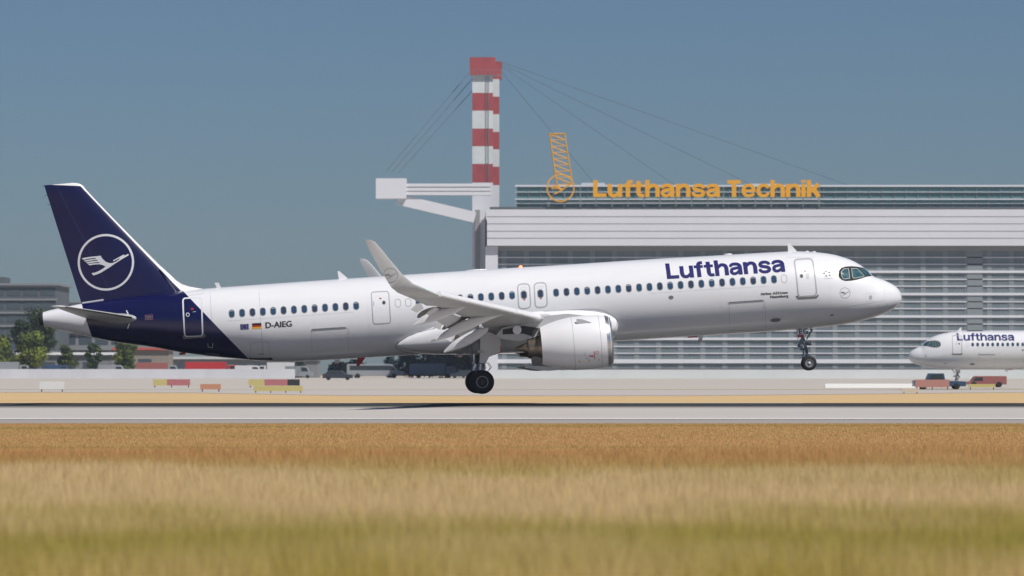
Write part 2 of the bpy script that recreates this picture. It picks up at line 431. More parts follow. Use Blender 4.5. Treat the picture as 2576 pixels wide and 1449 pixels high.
for x0, y0 in ((1487, 457), (1615, 448)):
    e = door('emergency_exit', [(x0, y0 + 2), (x0 + 92, y0 - 4), (x0 + 103, y0 + 184), (x0 + 10, y0 + 192)], A2, .065, .22)
    wx, wz = hit(*A2(x0 + 50, y0 + 83))
    D2(.08).ribbon(rrect(wx, wz, .285, .405, .13), .045, closed=True, off=.010).lay('window_rim', M['rubseal'], e, fF)
    D2(.1).poly(rrect(wx, wz, .245, .365, .11), off=.009).lay('pane', M['glassdk'], e, fF)
    D2().poly(H(A2, [(x0 + 46, y0 + 113), (x0 + 60, y0 + 112), (x0 + 61, y0 + 124), (x0 + 47, y0 + 125)]), off=.009).lay('red_placard', M['red'], e, fF)
    D2().ribbon(H(A2, [(x0 + 26, y0 + 28), (x0 + 68, y0 + 25), (x0 + 69, y0 + 42), (x0 + 27, y0 + 45)]), .018, closed=True, off=.007).lay('handle_flap', M['thin_line'], e, fF)
rd = door('cabin_door', [(1077, 926), (1205, 923), (1213, 1184), (1090, 1188)], A1, .075, .16, m='logo_white', fill='body', sill=[(1075, 1178), (1090, 1180), (1096, 1190), (1205, 1186), (1212, 1172), (1232, 1170), (1230, 1192), (1210, 1196), (1085, 1205), (1074, 1200)])
x, z = hit(*A1(1110, 1038)); D2(.05).ribbon([(x + .08 * math.cos(a), z + .09 * math.sin(a)) for a in np.linspace(0, 6.0, 16)], .035, closed=True, off=.009).lay('door_porthole', M['logo_white'], rd, fF)
D2().poly(H(A1, [(1132, 994), (1149, 993), (1149, 1004), (1132, 1005)]), off=.009).lay('red_placard', M['red'], rd, fF)
D2().ribbon(H(A1, [(1145, 1020), (1166, 1016)]), .03, off=.009).lay('handle_mark', M['grey_line'], rd, fF)
# cargo doors and panels (fine outlines)
def outline(name, cf, pts, wd=.022, m='thin_line', closed=True, curve=False):
    return D2(.15).ribbon(H(cf, pts), wd, closed=closed, curve=curve, off=.005).lay(name, M[m], plane, fF)
cd = outline('cargo_door', A4, [(740, 612), (1070, 592), (1080, 868), (742, 872)])
D2(.12).ribbon(H(A4, [(742, 605), (1065, 583)]), .10, off=.02).lay('cargo_door_hinge', M['thin_line'], cd, fF)
D2(.12).ribbon(H(A4, [(742, 596), (1065, 574)]), .05, off=.045).lay('cargo_door_hinge', M['white'], cd, fF)
C6 = C(0, 1050, 1.7173)
cd2 = outline('cargo_door', C6, [(2140, 465), (2390, 450), (2396, 632), (2145, 660)])
D2(.12).ribbon(H(C6, [(2145, 456), (2378, 441)]), .10, off=.02).lay('cargo_door_hinge', M['thin_line'], cd2, fF)
D2(.12).ribbon(H(C6, [(2145, 450), (2378, 435)]), .05, off=.045).lay('cargo_door_hinge', M['white'], cd2, fF)
bd = outline('bulk_cargo_door', C6, [(1720, 548), (1845, 546), (1853, 655), (1727, 658)], .03)
D2(.12).poly(H(C6, [(1711, 648), (1724, 656), (1850, 656), (1856, 650), (1873, 660), (1872, 668), (1715, 666)]), off=.01, cell=.1).lay('scuff_plate', M['mask'], bd, fF)
D2().ribbon(H(C6, [(1778, 629), (1812, 628)]), .03, off=.007).lay('door_handle', M['ink'], bd, fF)
outline('panel_seam', A1, [(1110, 910), (1225, 892)], .02, 'thin_line', False)
outline('panel_seam', C6, [(1560, 402), (1760, 388), (2060, 366), (2430, 340)], .014, 'thin_line', False)
outline('panel_seam', A4, [(0, 523), (500, 490), (1115, 456)], .014, 'thin_line', False)
outline('panel_seam', A4, [(1275, 185), (1400, 186), (1540, 190)], .02, 'thin_line', False)
outline('panel_seam', A5, [(150, 1205), (500, 1170), (900, 1130), (1250, 1078), (1605, 1012)], .014, 'thin_line', False)
outline('radome_seam', A5, [(1598, 700), (1608, 850), (1606, 1050), (1600, 1230)], .012, 'thin_line', False)
outline('access_panel', A5, [(1195, 855), (1385, 850), (1390, 1020), (1200, 1030)], .012)
D2(.1).poly(H(A5, [(1258, 903), (1328, 900), (1330, 985), (1260, 990)]), off=.007).lay('square_placard', M['grey_line'], plane, fF)
for nm, cf, cxy, a, b in (('static_port', A4, (197, 562), .13, .10), ('outflow_valve', A4, (1176, 773), .27, .10)):
    x, z = hit(*cf(*cxy)); D2(.1).poly([(x + a * math.cos(t), z + b * math.sin(t)) for t in np.linspace(0, 6.0, 18)], off=.007).lay(nm, M['logo_grey'], plane, fF)
outline('access_panel', A4, [(1120, 748), (1232, 742), (1235, 798), (1122, 803)], .015)
D2().ribbon(H(A5, [(395, 1337), (465, 1333)]), .05, off=.02).lay('drain_vent', M['ink'], plane, fF)
D2().ribbon(H(A5, [(1630, 1112), (1692, 1104)]), .02, off=.01).lay('drain_vent', M['grey_line'], plane, fF)
D2().ribbon(H(C6, [(1418, 625), (1500, 630), (1500, 643), (1420, 640)]), .02, closed=True, off=.007).lay('vent_grille', M['grey_line'], plane, fF)
D2().ribbon(H(C6, [(1428, 553), (1430, 580), (1460, 585), (1462, 553)]), .035, off=.007).lay('service_panel', M['grey_line'], plane, fF)

for s_ in (3.9, 7.4, 9.55, 12.2, 24.9, 27.6, 30.4, 33.1, 35.6):
    x = XN - s_; tt, bb, zc, b = sect(x)
    D2(.15).ribbon([(x, zc + (tt - zc) * .93), (x, bb + (zc - bb) * .12)], .008, off=.004).lay('skin_seam', M['seam'] if s_ < 33 else M['eublue'], plane, fF)
# cockpit glazing
cm = D2(.05).poly(H(A5, [(575, 420), (590, 350), (640, 292), (740, 258), (880, 250), (1000, 262), (1147, 290), (1240, 372), (1325, 470), (1200, 485), (1100, 520), (1000, 550), (880, 572), (740, 582), (660, 560), (600, 510), (575, 460)]), off=.006, cell=.05).lay('cockpit_mask', M['mask'], plane, fF)
cockpit = [cm]
panes = [[(655, 358), (700, 312), (800, 308), (828, 525), (690, 538), (652, 480), (637, 385)], [(868, 305), (996, 306), (1150, 464), (1125, 486), (925, 522), (888, 488)], [(1042, 300), (1145, 296), (1230, 375), (1312, 466), (1215, 468), (1130, 398)]]
for i, p in enumerate(panes):
    pn = D2(.05).poly(H(A5, p), off=.012, cell=.05).lay('cockpit_window', M['cockglass'], cm, fF)
    if i < 2: D2(.06).ribbon(H(A5, p), .026, closed=True, off=.016).lay('window_surround', M['grey_line'], cm, fF)
MB().beam((*[Lc(A5, 1235, 385, -.1)[0], -.12, Lc(A5, 1235, 385, -.1)[1] + .03],), (Lc(A5, 1345, 470, -.35)[0], -.35, Lc(A5, 1345, 470, -.35)[1]), .02, .03).build('wiper', M['dark'], plane)

# ---- lettering of our own drawing: strokes of one bold grotesque
GL = {
 'L': (245, [([(38, 287), (38, 0)], 76), ([(76, 31), (225, 31)], 62)]),
 'u': (262, [('c', [(37, 221), (37, 150), (37, 90), (52, 45), (90, 25), (135, 28), (190, 72)], [75, 75, 75, 68, 60, 58, 50]), ([(210, 221), (210, 0)], 75)]),
 'n': (262, [('c', [(210, 0), (210, 70), (210, 131), (195, 176), (157, 196), (112, 193), (57, 149)], [75, 75, 75, 68, 60, 58, 50]), ([(37, 221), (37, 0)], 75)]),
 'h': (262, [('c', [(210, 0), (210, 70), (210, 131), (195, 176), (157, 196), (112, 193), (57, 149)], [75, 75, 75, 68, 60, 58, 50]), ([(37, 287), (37, 0)], 75)]),
 'f': (182, [('c', [(82, 0), (82, 110), (82, 205), (95, 245), (125, 261), (163, 260)], [75, 75, 75, 66, 56, 54]), ([(0, 192), (167, 192)], 50)]),
 't': (192, [('c', [(80, 272), (80, 180), (80, 80), (92, 42), (125, 26), (176, 28)], [75, 75, 75, 68, 58, 55]), ([(0, 192), (167, 192)], 50)]),
 'a': (258, [('c', [(20, 148), (34, 176), (68, 194), (112, 198), (160, 190), (192, 160), (196, 110), (196, 50), (196, 0)], [40, 55, 56, 56, 60, 68, 73, 74, 74]), ('c', [(180, 128), (100, 119), (50, 103), (34, 65), (52, 32), (92, 22), (140, 38), (178, 76)], [50, 52, 56, 62, 56, 52, 50, 50])]),
 's': (252, [('c', [(208, 148), (196, 176), (160, 196), (118, 199), (70, 188), (46, 158), (62, 130), (110, 118), (160, 106), (196, 86), (200, 50), (165, 26), (118, 20), (70, 28), (40, 50), (28, 78)], [58, 56, 54, 54, 58, 62, 60, 58, 58, 62, 62, 56, 54, 54, 56, 58])]),
 ' ': (100, []),
 'T': (240, [([(0, 256), (228, 256)], 62), ([(114, 226), (114, 0)], 76)]),
 'e': (250, [([(50, 108), (236, 108)], 42), ('c', [(205, 96), (205, 125), (190, 170), (158, 195), (118, 199), (72, 188), (42, 150), (36, 108), (46, 60), (78, 28), (120, 21), (170, 30), (215, 62)], [62, 62, 58, 54, 54, 56, 62, 66, 62, 56, 54, 54, 50])]),
 'c': (240, [('c', [(205, 150), (180, 184), (140, 199), (98, 197), (55, 170), (36, 110), (55, 50), (98, 24), (140, 21), (180, 36), (207, 74)], [54, 54, 54, 56, 62, 70, 62, 56, 54, 54, 54])]),
 'k': (250, [([(37, 287), (37, 0)], 75), ([(70, 95), (200, 221)], 74), ([(115, 140), (205, 0)], 78)]),
 'i': (92, [([(37, 221), (37, 0)], 75), ([(37, 287), (37, 244)], 75)]),
}
def word(d, txt, org, unit, ang=0, off=.006):
    x = 0; ca, sa = math.cos(ang), math.sin(ang)
    for ch in txt:
        adv, st = GL[ch]
        for q in st:
            cv = q[0] == 'c'; pts, wd = (q[1], q[2]) if cv else q
            P = [(org[0] + ((x + a) * ca - b * sa) * unit, org[1] + ((x + a) * sa + b * ca) * unit) for a, b in pts]
            d.ribbon(P, [k * unit for k in wd] if cv else wd * unit, curve=cv, off=off)
        x += adv
    return x * unit
T7 = C(2640, 1020, 4.6)
p0 = hit(*T7(130, 445)); p1 = hit(*T7(2315, 308))
totw = sum(GL[c][0] for c in 'Lufthansa') - 17
unit = (p1[0] - p0[0]) / totw
d = D2(.05); word(d, 'Lufthansa', p0, unit, math.atan2(p1[1] - p0[1], p1[0] - p0[0]))
d.lay('airline_name', M['letter'], plane, fF)
def wtext(name, txt, cf, pl, pr, hs=1, m='ink', offset=0, align='LEFT', parent=None, fn=None, spacing=1.0, fitw=True):
    a = hit(*cf(*pl)); b = hit(*cf(*pr)); width = math.hypot(b[0] - a[0], b[1] - a[1])
    cu = bpy.data.curves.new('m', 'FONT'); cu.body = txt; cu.size = 1; cu.space_character = spacing
    o = bpy.data.objects.new('m', cu); COL.objects.link(o); bpy.context.view_layer.update(); w1 = o.dimensions.x
    bpy.data.objects.remove(o); bpy.data.curves.remove(cu)
    size = width / w1
    dd = D2(.06); an = math.atan2(b[1] - a[1], b[0] - a[0])
    for q in ((-offset, 0), (0, 0), (offset, 0), (0, offset * .6)): dd.text(txt, size, (a[0] + q[0], a[1] + q[1]), ang=an, spacing=spacing, off=.012, ys=hs)
    return dd.lay(name, M[m], parent or plane, fn or fF)
wtext('type_lettering', 'Airbus A321neo', T7, (1852, 738), (2350, 708), .82, offset=.010)
wtext('town_name', 'Naumburg', T7, (2028, 792), (2355, 772), .82, offset=.010)
wtext('registration', 'D-AIEG', C6, (1822, 450), (2000, 439), .96, offset=.016)
def quad(name, cf, pts, m, off=.007, parent=None):
    return D2(.1).poly(H(cf, pts), off=off).lay(name, M[m], parent or plane, fF)
eu = quad('european_flag', C6, [(1650, 424), (1708, 421), (1709, 459), (1652, 462)], 'eublue')
ex, ez = hit(*C6(1680, 441)); sd = D2(.05)
for i in range(12):
    a = 2 * math.pi * i / 12; sx, sz = ex + .125 * math.cos(a), ez + .125 * math.sin(a)
    sd.poly([(sx + (.022 if j % 2 == 0 else .010) * math.sin(j * math.pi / 5), sz + (.022 if j % 2 == 0 else .010) * math.cos(j * math.pi / 5)) for j in range(10)], off=.009)
sd.lay('flag_stars', M['gold'], eu, fF)
de = quad('german_flag', C6, [(1731, 418), (1795, 415), (1795.7, 428), (1731.7, 431)], 'black')
quad('flag_stripe', C6, [(1731.7, 431), (1795.7, 428), (1796.3, 441), (1732.3, 444)], 'red', parent=de)
quad('flag_stripe', C6, [(1732.3, 444), (1796.3, 441), (1797, 454), (1733, 457)], 'gold', parent=de)
# alliance star: five triangles around a gap
st = D2(.1)
for tri in ([(270, 375), (300, 325), (335, 380)], [(340, 355), (412, 385), (360, 420)], [(345, 440), (400, 425), (402, 483)], [(283, 487), (292, 435), (342, 472)], [(223, 393), (290, 385), (262, 440)]):
    st.poly(H(A5, tri))
st.lay('alliance_star', M['ink'], plane, fF)
wtext('alliance_lettering', 'STAR ALLIANCE', A5, (255, 535), (445, 522), 1, m='grey_line')
# the crane emblem
BODY = [(445, 588), (572, 572), (610, 640), (680, 705), (760, 737), (830, 737), (900, 712), (985, 655), (1000, 635), (985, 632), (862, 700), (845, 680), (1085, 548), (1112, 570), (1188, 530), (1203, 560), (1050, 650), (900, 745), (760, 840), (590, 945), (500, 985), (410, 1012), (365, 960), (440, 950), (550, 905), (630, 855), (682, 812), (620, 783), (545, 762), (537, 725), (490, 670), (450, 622)]
FEATH = [[(145, 630), (300, 602), (447, 587), (452, 621), (320, 635), (190, 665)], [(195, 682), (320, 657), (462, 643), (487, 664), (360, 680), (237, 705)], [(243, 722), (360, 699), (500, 686), (532, 714), (400, 727), (283, 748)], [(288, 760), (400, 744), (539, 738), (547, 763), (420, 770), (325, 787)]]
def emblem(name, m, fn, mapf, parent, wring=46, cell=.1):
    d = D2(cell)
    d.ribbon([mapf(688 + 607 * math.cos(a), 720 + 607 * math.sin(a)) for a in np.linspace(0, 2 * math.pi, 65)[:-1]], abs(mapf(wring, 0)[0] - mapf(0, 0)[0]), closed=True)
    d.poly([mapf(*p) for p in BODY])
    for f in FEATH: d.poly([mapf(*p) for p in f])
    return d.lay(name, M[m], parent, fn)
nc = hit(*A5(724, 846)); k_ = (hit(*A5(837, 846))[0] - nc[0]) / 607
def nosemap(x, y):
    a, b = (x - 688) * k_, -(y - 720) * k_; t = R(-3.6); return nc[0] + a * math.cos(t) - b * math.sin(t), nc[1] + a * math.sin(t) + b * math.cos(t)
emblem('crane_emblem', 'logo_grey', fF, nosemap, plane, 40)

# ---- fin
foil = [(0, 0), (.006, .16), (.02, .29), (.05, .44), (.1, .58), (.2, .73), (.3, .79), (.4, .78), (.55, .66), (.7, .47), (.85, .24), (1, .015)]
def foil_loop(tu, tl, cut=1.0, f0=0.0):
    up = [(x, t * tu) for x, t in foil if x <= cut]; 
    if cut < 1:
        t = np.interp(cut, [a for a, _ in foil], [b for _, b in foil]); up = [q for q in up if q[0] < cut - .001] + [(cut, t * tu)]
    lo = [(x, -t / tu * tl) for x, t in up]
    return up[::-1] + lo[1:]
def loft(name, stations, m, parent, smooth=True, cut=1.0, camber=.6, sub=1, capm=None):
    """stations: dict(le=(x,y,z), te=(x,y,z), up=(x,y,z), t=thickness in m)"""
    S = []
    for a, b in zip(stations[:-1], stations[1:]):
        for j in range(sub):
            k = j / sub; S.append({q: (Vector(a[q]).lerp(Vector(b[q]), k) if q != 't' else a['t'] * (1 - k) + b['t'] * k) for q in a})
    S.append({q: (Vector(stations[-1][q]) if q != 't' else stations[-1]['t']) for q in stations[-1]})
    vs = []; lp0 = foil_loop(1, 1, cut); n = len(lp0)
    for st in S:
        for (x, t) in lp0:
            tt = t * st['t'] / 1.58 * ((1 + .35 * camber) if t > 0 else (1 - .35 * camber))
            vs.append(st['le'].lerp(st['te'], x) + st['up'].normalized() * tt)
    fs = [(k * n + i, k * n + (i + 1) % n, (k + 1) * n + (i + 1) % n, (k + 1) * n + i) for k in range(len(S) - 1) for i in range(n)]
    fs += [tuple(range(n))[::-1], tuple(range((len(S) - 1) * n, len(S) * n))]
    o = link_mesh(name, vs, fs, m, parent)
    bm = bmesh.new(); bm.from_mesh(o.data); bmesh.ops.recalc_face_normals(bm, faces=bm.faces); bm.to_mesh(o.data); bm.free()
    smooth_edges(o, 40); return o
M['fin'] = mat('fin_paint', (.72, .72, .73), .35, coat=.05, noise=.03, nscale=.7)
addmask(M['fin'], lines=(front_line_fin, fin_top))
finst = []
for (le, te, t) in (((1090, 870), (385, 960), .62), ((1015, 800), (352, 857), .60), ((930, 712), (321, 758), .56), ((780, 562), (270, 598), .48), ((600, 379), (212, 415), .38), ((470, 243), (165, 265), .31), ((412, 180), (147, 210), .27), ((398, 160), (140, 185), .23), ((372, 144), (134, 167), .15), ((335, 138), (130, 156), .05)):
    a = Lc(A1, *le, 0); b = Lc(A1, *te, 0)
    finst.append(dict(le=(a[0], 0, a[1]), te=(b[0], 0, b[1]), up=(0, 1, 0), t=t))
fb = Lc(A1, 1120, 960, 0); ft_ = Lc(A1, 398, 1000, 0)
finst.insert(0, dict(le=(fb[0], 0, fb[1]), te=(ft_[0], 0, ft_[1]), up=(0, 1, 0), t=.66))
fin = loft('tail_fin', finst, M['fin'], plane, camber=0, sub=2)
BT = mkbvh(fin); fT = lambda a, b, o: cast_loc(BT, a, b, o)
T6 = C(300, 920, 5.573)
def tailmap(x, y): return Lc(T6, x, y, -.2)
emblem('crane_emblem', 'logo_white', fT, tailmap, fin, 48)
D2(.2).ribbon([Lc(A1, *p, -.25) for p in ((215, 160), (300, 330), (400, 520), (490, 700), (590, 900))], .02, off=.004).lay('rudder_hinge_line', mat('rudder_line', (.03, .04, .12), .5), fin, fT)
D2(.1).ribbon([Lc(A1, *p, -.3) for p in ((388, 957), (460, 946), (535, 935))], .07, off=.02).lay('fin_root_strip', M['logo_white'], fin, lambda a, b, o: cast_loc(BT, a, b, o) or cast_loc(BF, a, b, o))
# dorsal fillet
dv = []; nn = 20
prof = [((1240, 864), 880), ((1180, 857), 892), ((1120, 846), 905), ((1070, 829), 915), ((1030, 803), 865), ((995, 770), 825), ((960, 738), 775), ((929, 709), 728)]
fil = MB(); rows = []
for (tx, ty), by in prof:
    a = Lc(A1, tx, ty, 0); b = Lc(A1, tx - 8 - (by - ty) * .12, by, 0); row = []
    for j in range(9):
        k = j / 8; zz = a[1] * (1 - k) + b[1] * k; yy = .015 + .22 * k ** 1.1
        row.append((a[0] * (1 - k) + b[0] * k, yy, zz))
    rows.append(row)
for sgn in (-1, 1):
    vs = [(x, y * sgn, z) for r in rows for (x, y, z) in r]
    fil.add(vs, [(i * 9 + j, i * 9 + j + 1, (i + 1) * 9 + j + 1, (i + 1) * 9 + j) for i in range(len(rows) - 1) for j in range(8)])
fil.build('dorsal_fillet', M['fin'], plane, True)
for p in ((130, 160), (150, 227), (168, 288)):
    a = Lc(A1, *p, 0); MB().tube((a[0] + .05, 0, a[1]), (a[0] - .12, 0, a[1] + .01), .012, n=6).build('static_discharger', M['dark'], plane)

# ---- horizontal stabilisers
T8 = C(140, 1180, 5.152)
for sgn in (-1, 1):
    rl = Lc(T8, 2225, 492, -.95); rt = Lc(T8, 1060, 478, -1.0); tl = Lc(T8, 620, 241, -6.22); tt = Lc(T8, 312, 226, -6.22); t2 = Lc(T8, 470, 235, -6.3)
    ml = Lc(T8, 1985, 462, -1.45)
    st = [dict(le=(rl[0], sgn * .7, rl[1]), te=(rt[0], sgn * .7, rt[1]), up=(0, 0, 1), t=.55), dict(le=(rl[0] - .15, sgn * 1.0, rl[1]), te=(rt[0], sgn * 1.0, rt[1]), up=(0, 0, 1), t=.55),
          dict(le=(ml[0], sgn * 1.5, ml[1]), te=(rt[0] - .17, sgn * 1.5, rt[1] + .06), up=(0, 0, 1), t=.36),
          dict(le=(tl[0], sgn * 6.1, tl[1]), te=(tt[0] + .02, sgn * 6.1, tt[1]), up=(0, 0, 1), t=.13), dict(le=(t2[0], sgn * 6.22, t2[1] + .01), te=(tt[0], sgn * 6.22, tt[1]), up=(0, 0, 1), t=.05)]
    hsb = loft('horizontal_stabiliser', st, M['greywing'], plane, camber=0, sub=3)
    a, b = st[2], st[3]
    MB().tube((a['le'][0] + .012, a['le'][1], a['le'][2] - .01), (b['le'][0] + .012, b['le'][1], b['le'][2] - .01), .045, .03, n=10).build('leading_edge_boot', M['dark'], hsb, True)
D2(.1).ribbon([hit(*T8(*p)) for p in ((1885, 318), (1915, 380), (1935, 440))], .06, off=.012).lay('stabiliser_mark', M['logo_white'], plane, fF)
D2(.1).ribbon([hit(*T8(*p)) for p in ((1945, 585), (1930, 640), (1908, 690))], .06, off=.012).lay('stabiliser_mark', M['logo_white'], plane, fF)
D2(.1).ribbon([hit(*T8(*p)) for p in ((2270, 420), (2420, 410), (2425, 500), (2275, 508))], .02, closed=True, off=.008).lay('warning_placard', mat('pale_red', (.35, .12, .18), .5), plane, fF)
D2(.1).ribbon([hit(*T8(*p)) for p in ((2290, 450), (2400, 445))], .04, off=.008).lay('warning_placard', M['logo_grey'], plane, fF)
D2(.1).ribbon([hit(*T8(*p)) for p in ((2295, 478), (2405, 472))], .04, off=.008).lay('warning_placard', M['logo_grey'], plane, fF)

C4b = C(1940, 1180, 4.528); C3b = C(1600, 1080, 3.623)
# ---- belly fairing
Bedge = [(1553, 806, 836, 1.74), (1548, 799, 846, 1.88), (1538, 793, 855, 2.0), (1520, 787, 861, 2.10), (1495, 783, 868, 2.16), (1450, 780, 875, 2.2), (1400, 781, 880, 2.22), (1300, 787, 888, 2.22), (1175, 797, 892, 2.2), (1110, 817, 892, 2.14), (1060, 833, 890.5, 2.02), (1025, 847, 886.5, 1.86), (1006, 859, 881, 1.68), (996, 868, 874, 1.5)]
Bpts = [(u, vb - 1.227 * (vb - ve), vb, wd) for u, ve, vb, wd in Bedge]
rows = []
for (u, vt, vb, wd) in Bpts:
    a = L(u, vt, -1.9); b = L(u, vb, -.6); cz_ = (a[1] + b[1]) / 2; hh = (a[1] - b[1]) / 2; row = []
    for i in range(64):
        t = 2 * math.pi * i / 64; c, s = math.cos(t), math.sin(t); e = 2 / 2.7
        row.append((a[0], wd * math.copysign(abs(c) ** e, c), cz_ + hh * math.copysign(abs(s) ** e, s)))
    rows.append(row)
f_ = MB(); f_.add([p for r in rows for p in r], [(k * 64 + i, k * 64 + (i + 1) % 64, (k + 1) * 64 + (i + 1) % 64, (k + 1) * 64 + i) for k in range(len(rows) - 1) for i in range(64)] + [tuple(range(64)), tuple(range((len(rows) - 1) * 64, len(rows) * 64))])
bf = f_.build('belly_fairing', M['white'], plane, True)
BB = mkbvh(bf)
def fB(u, v, o):
    a = cast_px(BB, u, v, o); b = cast_px(BF, u, v, o)
    return a if b is None else b if a is None else (a if a.y < b.y else b)
D2(5).ribbon([A2(*p) for p in ((850, 798), (760, 820), (700, 838), (620, 872), (565, 915), (548, 940), (565, 965), (640, 985), (720, 993))], 1.0, curve=True, off=.01).lay('fairing_seam', M['logo_grey'], plane, fB)
D2(5).ribbon([C4b(*p) for p in ((1060, 298), (1380, 283), (1760, 258), (2000, 258), (2150, 285), (2280, 350), (2370, 420), (2392, 470), (2370, 580), (2320, 660))], 1.0, curve=True, off=.01).lay('fairing_seam', M['grey_line'], plane, fB)

# ---- wings
SPX = [  # winglet stations: LE px, TE px, |y|, cant, thickness
 ((1099, 740.5), (1036, 751), 15.9, 8, .20), ((1071.5, 727.5), (1018, 744), 16.5, 24, .17), ((1039, 713.5), (1000, 736), 16.95, 44, .14), ((1013, 691), (984, 723), 17.25, 58, .12),
 ((980, 652), (957.6, 681), 17.5, 68, .09), ((960, 627), (942, 653), 17.7, 70, .07), ((943, 608), (927, 624), 17.83, 72, .05), ((930, 603), (918.5, 603.2), 17.9, 74, .02)]
kl = L(1356, 800, -6.4); rootle = (kl[0] + 4.6 * .56, kl[1] - .42)
def wst(le, te, y, cant, t, sg):
    c = R(cant); return dict(le=(le[0], sg * y, le[1]), te=(te[0], sg * y, te[1]), up=(0, -sg * math.sin(c), math.cos(c)), t=t)
tipL = L(1099, 740.5, -15.9); tipT = L(1036, 751, -15.9)
kt = (kl[0] - 3.85, kl[1] - .02); rt = (kl[0] - 3.85, rootle[1] - .18)
def wl(y):  # leading edge at |y|
    if y < 6.4: k = (y - 1.8) / 4.6; return (rootle[0] * (1 - k) + kl[0] * k, rootle[1] * (1 - k) + kl[1] * k)
    k = (y - 6.4) / 9.5; return (kl[0] * (1 - k) + tipL[0] * k, kl[1] * (1 - k) + tipL[1] * k)
def wt_(y):
    if y < 6.4: k = (y - 1.8) / 4.6; return (rt[0] * (1 - k) + kt[0] * k, rt[1] * (1 - k) + kt[1] * k)
    k = (y - 6.4) / 9.5; return (kt[0] * (1 - k) + tipT[0] * k, kt[1] * (1 - k) + tipT[1] * k)
def thk(y): return float(np.interp(y, [1.8, 6.4, 15.9], [.85, .47, .20]))
for sg in (-1, 1):
    sts = [wst(wl(y), wt_(y), y, 4, thk(y), sg) for y in (1.0, 1.8, 4, 6.4, 9, 11, 13.2)]
    # main wing, cut where the flaps leave
    wing = loft('wing', sts, M['greywing'], plane, cut=.76, camber=.3, sub=1)
    ot = [wst(wl(y), wt_(y), y, 4, thk(y), sg) for y in (13.2, 14.5)] + [wst(L(*a, -y), L(*b, -y), y, c, t, sg) for a, b, y, c, t in SPX[:4]]
    outer = loft('wing_tip_panel', ot, M['greywing'], wing, camber=.3, sub=2)
    wlt = loft('winglet', [wst(L(*a, -y), L(*b, -y), y, c, t, sg) for a, b, y, c, t in SPX[3:]], M['greywing'], wing, camber=.2, sub=2)
    if sg == -1:
        BW = mkbvh(wlt); BO = mkbvh(outer)
        cu, cv = A2(507, 388); pc = cast_px(BW, cu, cv, .01) or cast_px(BO, cu, cv, .01)
        def wfn(a, b, o):
            p = cast_loc(BW, a, b, o) or cast_loc(BO, a, b, o); return p
        kk = .72 / 1300
        if pc: emblem('crane_emblem', 'emblem_soft', wfn, lambda x, y: (pc.x + (x - 688) * kk, pc.z - (y - 720) * kk), wlt, 52)
    # slats
    for (y0, y1) in ((2.4, 5.2), (6.4, 8.7), (8.74, 11.0), (11.04, 13.3), (13.34, 15.7)):
        sl_st = []
        for y in (y0, y1):
            a = wl(y); b = wt_(y); t = thk(y)
            sl_st.append(dict(le=(a[0] + .10, sg * y, a[1] + .02), te=(a[0] + .10 + (b[0] - a[0]) * .19, sg * y, a[1] + t * .48), up=(0, 0, 1), t=.17 + t * .36))
        loft('slat', sl_st, M['metal'] if False else M['white'], wing, camber=0)
    # flaps
    for (y0, y1, ch, dx) in ((2.3, 6.0, 1.45, .0), (6.5, 13.1, .95, .0)):
        fs_ = []
        for y in np.linspace(y0, y1, 4):
            a = wl(y); b = wt_(y); c = a[0] - b[0]; hx = a[0] - c * .80; hz = a[1] + (b[1] - a[1]) * .8 - .10 - .02 * (c - 2)
            chd = (.26 if y > 6.3 else .24) * c; an = R(33)
            fs_.append(dict(le=(hx, sg * y, hz), te=(hx - chd * math.cos(an) - .05, sg * y, hz - chd * math.sin(an)), up=(0, 0, 1), t=.16 * chd))
        loft('flap', fs_, M['fairing'], wing, camber=.4)
    # flap linkage: the dark machinery in the open bay above each track fairing, and white slivers that paint in the sunlit flap skin
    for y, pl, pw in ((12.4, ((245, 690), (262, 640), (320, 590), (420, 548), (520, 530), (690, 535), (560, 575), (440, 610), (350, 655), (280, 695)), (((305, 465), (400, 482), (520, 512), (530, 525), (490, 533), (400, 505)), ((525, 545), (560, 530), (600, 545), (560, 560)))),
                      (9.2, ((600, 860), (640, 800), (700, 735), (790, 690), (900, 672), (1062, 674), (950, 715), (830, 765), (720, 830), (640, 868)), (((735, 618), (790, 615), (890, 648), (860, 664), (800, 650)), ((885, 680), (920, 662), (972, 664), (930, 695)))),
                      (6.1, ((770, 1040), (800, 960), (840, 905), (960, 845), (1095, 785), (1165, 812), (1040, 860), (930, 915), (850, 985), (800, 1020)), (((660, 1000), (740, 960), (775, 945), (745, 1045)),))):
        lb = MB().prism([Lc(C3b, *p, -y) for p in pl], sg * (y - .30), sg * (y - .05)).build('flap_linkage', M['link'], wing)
        for q in pw: MB().prism([Lc(C3b, *p, -(y - .6)) for p in q], sg * (y - .75), sg * (y - .62)).build('sunlit_flap_sliver', M['white'], wing)
        if y > 7: MB().prism([Lc(C3b, *p, -(y + .1)) for p in (((150, 575), (240, 492), (300, 478), (340, 560), (240, 622)) if y > 12 else ((460, 870), (560, 740), (640, 770), (600, 820), (580, 870), (520, 845)))], sg * (y + .5), sg * (y + .62)).build('flap_end_plate', M['greywing'], wing)
    # flap track fairings
    for (tops, bots, y, wd) in (([(683, 768), (760, 703), (880, 655), (990, 632), (1095, 623)], [(683, 778), (770, 765), (880, 735), (1000, 685), (1095, 628)], 12.4, .30),
                             ([(820, 893), (890, 848), (980, 785), (1070, 740), (1160, 712), (1260, 700), (1375, 690)], [(822, 905), (900, 885), (1010, 852), (1090, 820), (1170, 785), (1270, 735), (1375, 694)], 9.2, .36),
                             ([(918, 973), (985, 905), (1070, 850), (1150, 815), (1200, 795), (1262, 790)], [(922, 990), (1000, 970), (1090, 938), (1170, 895), (1230, 850), (1265, 812)], 6.1, .40)):
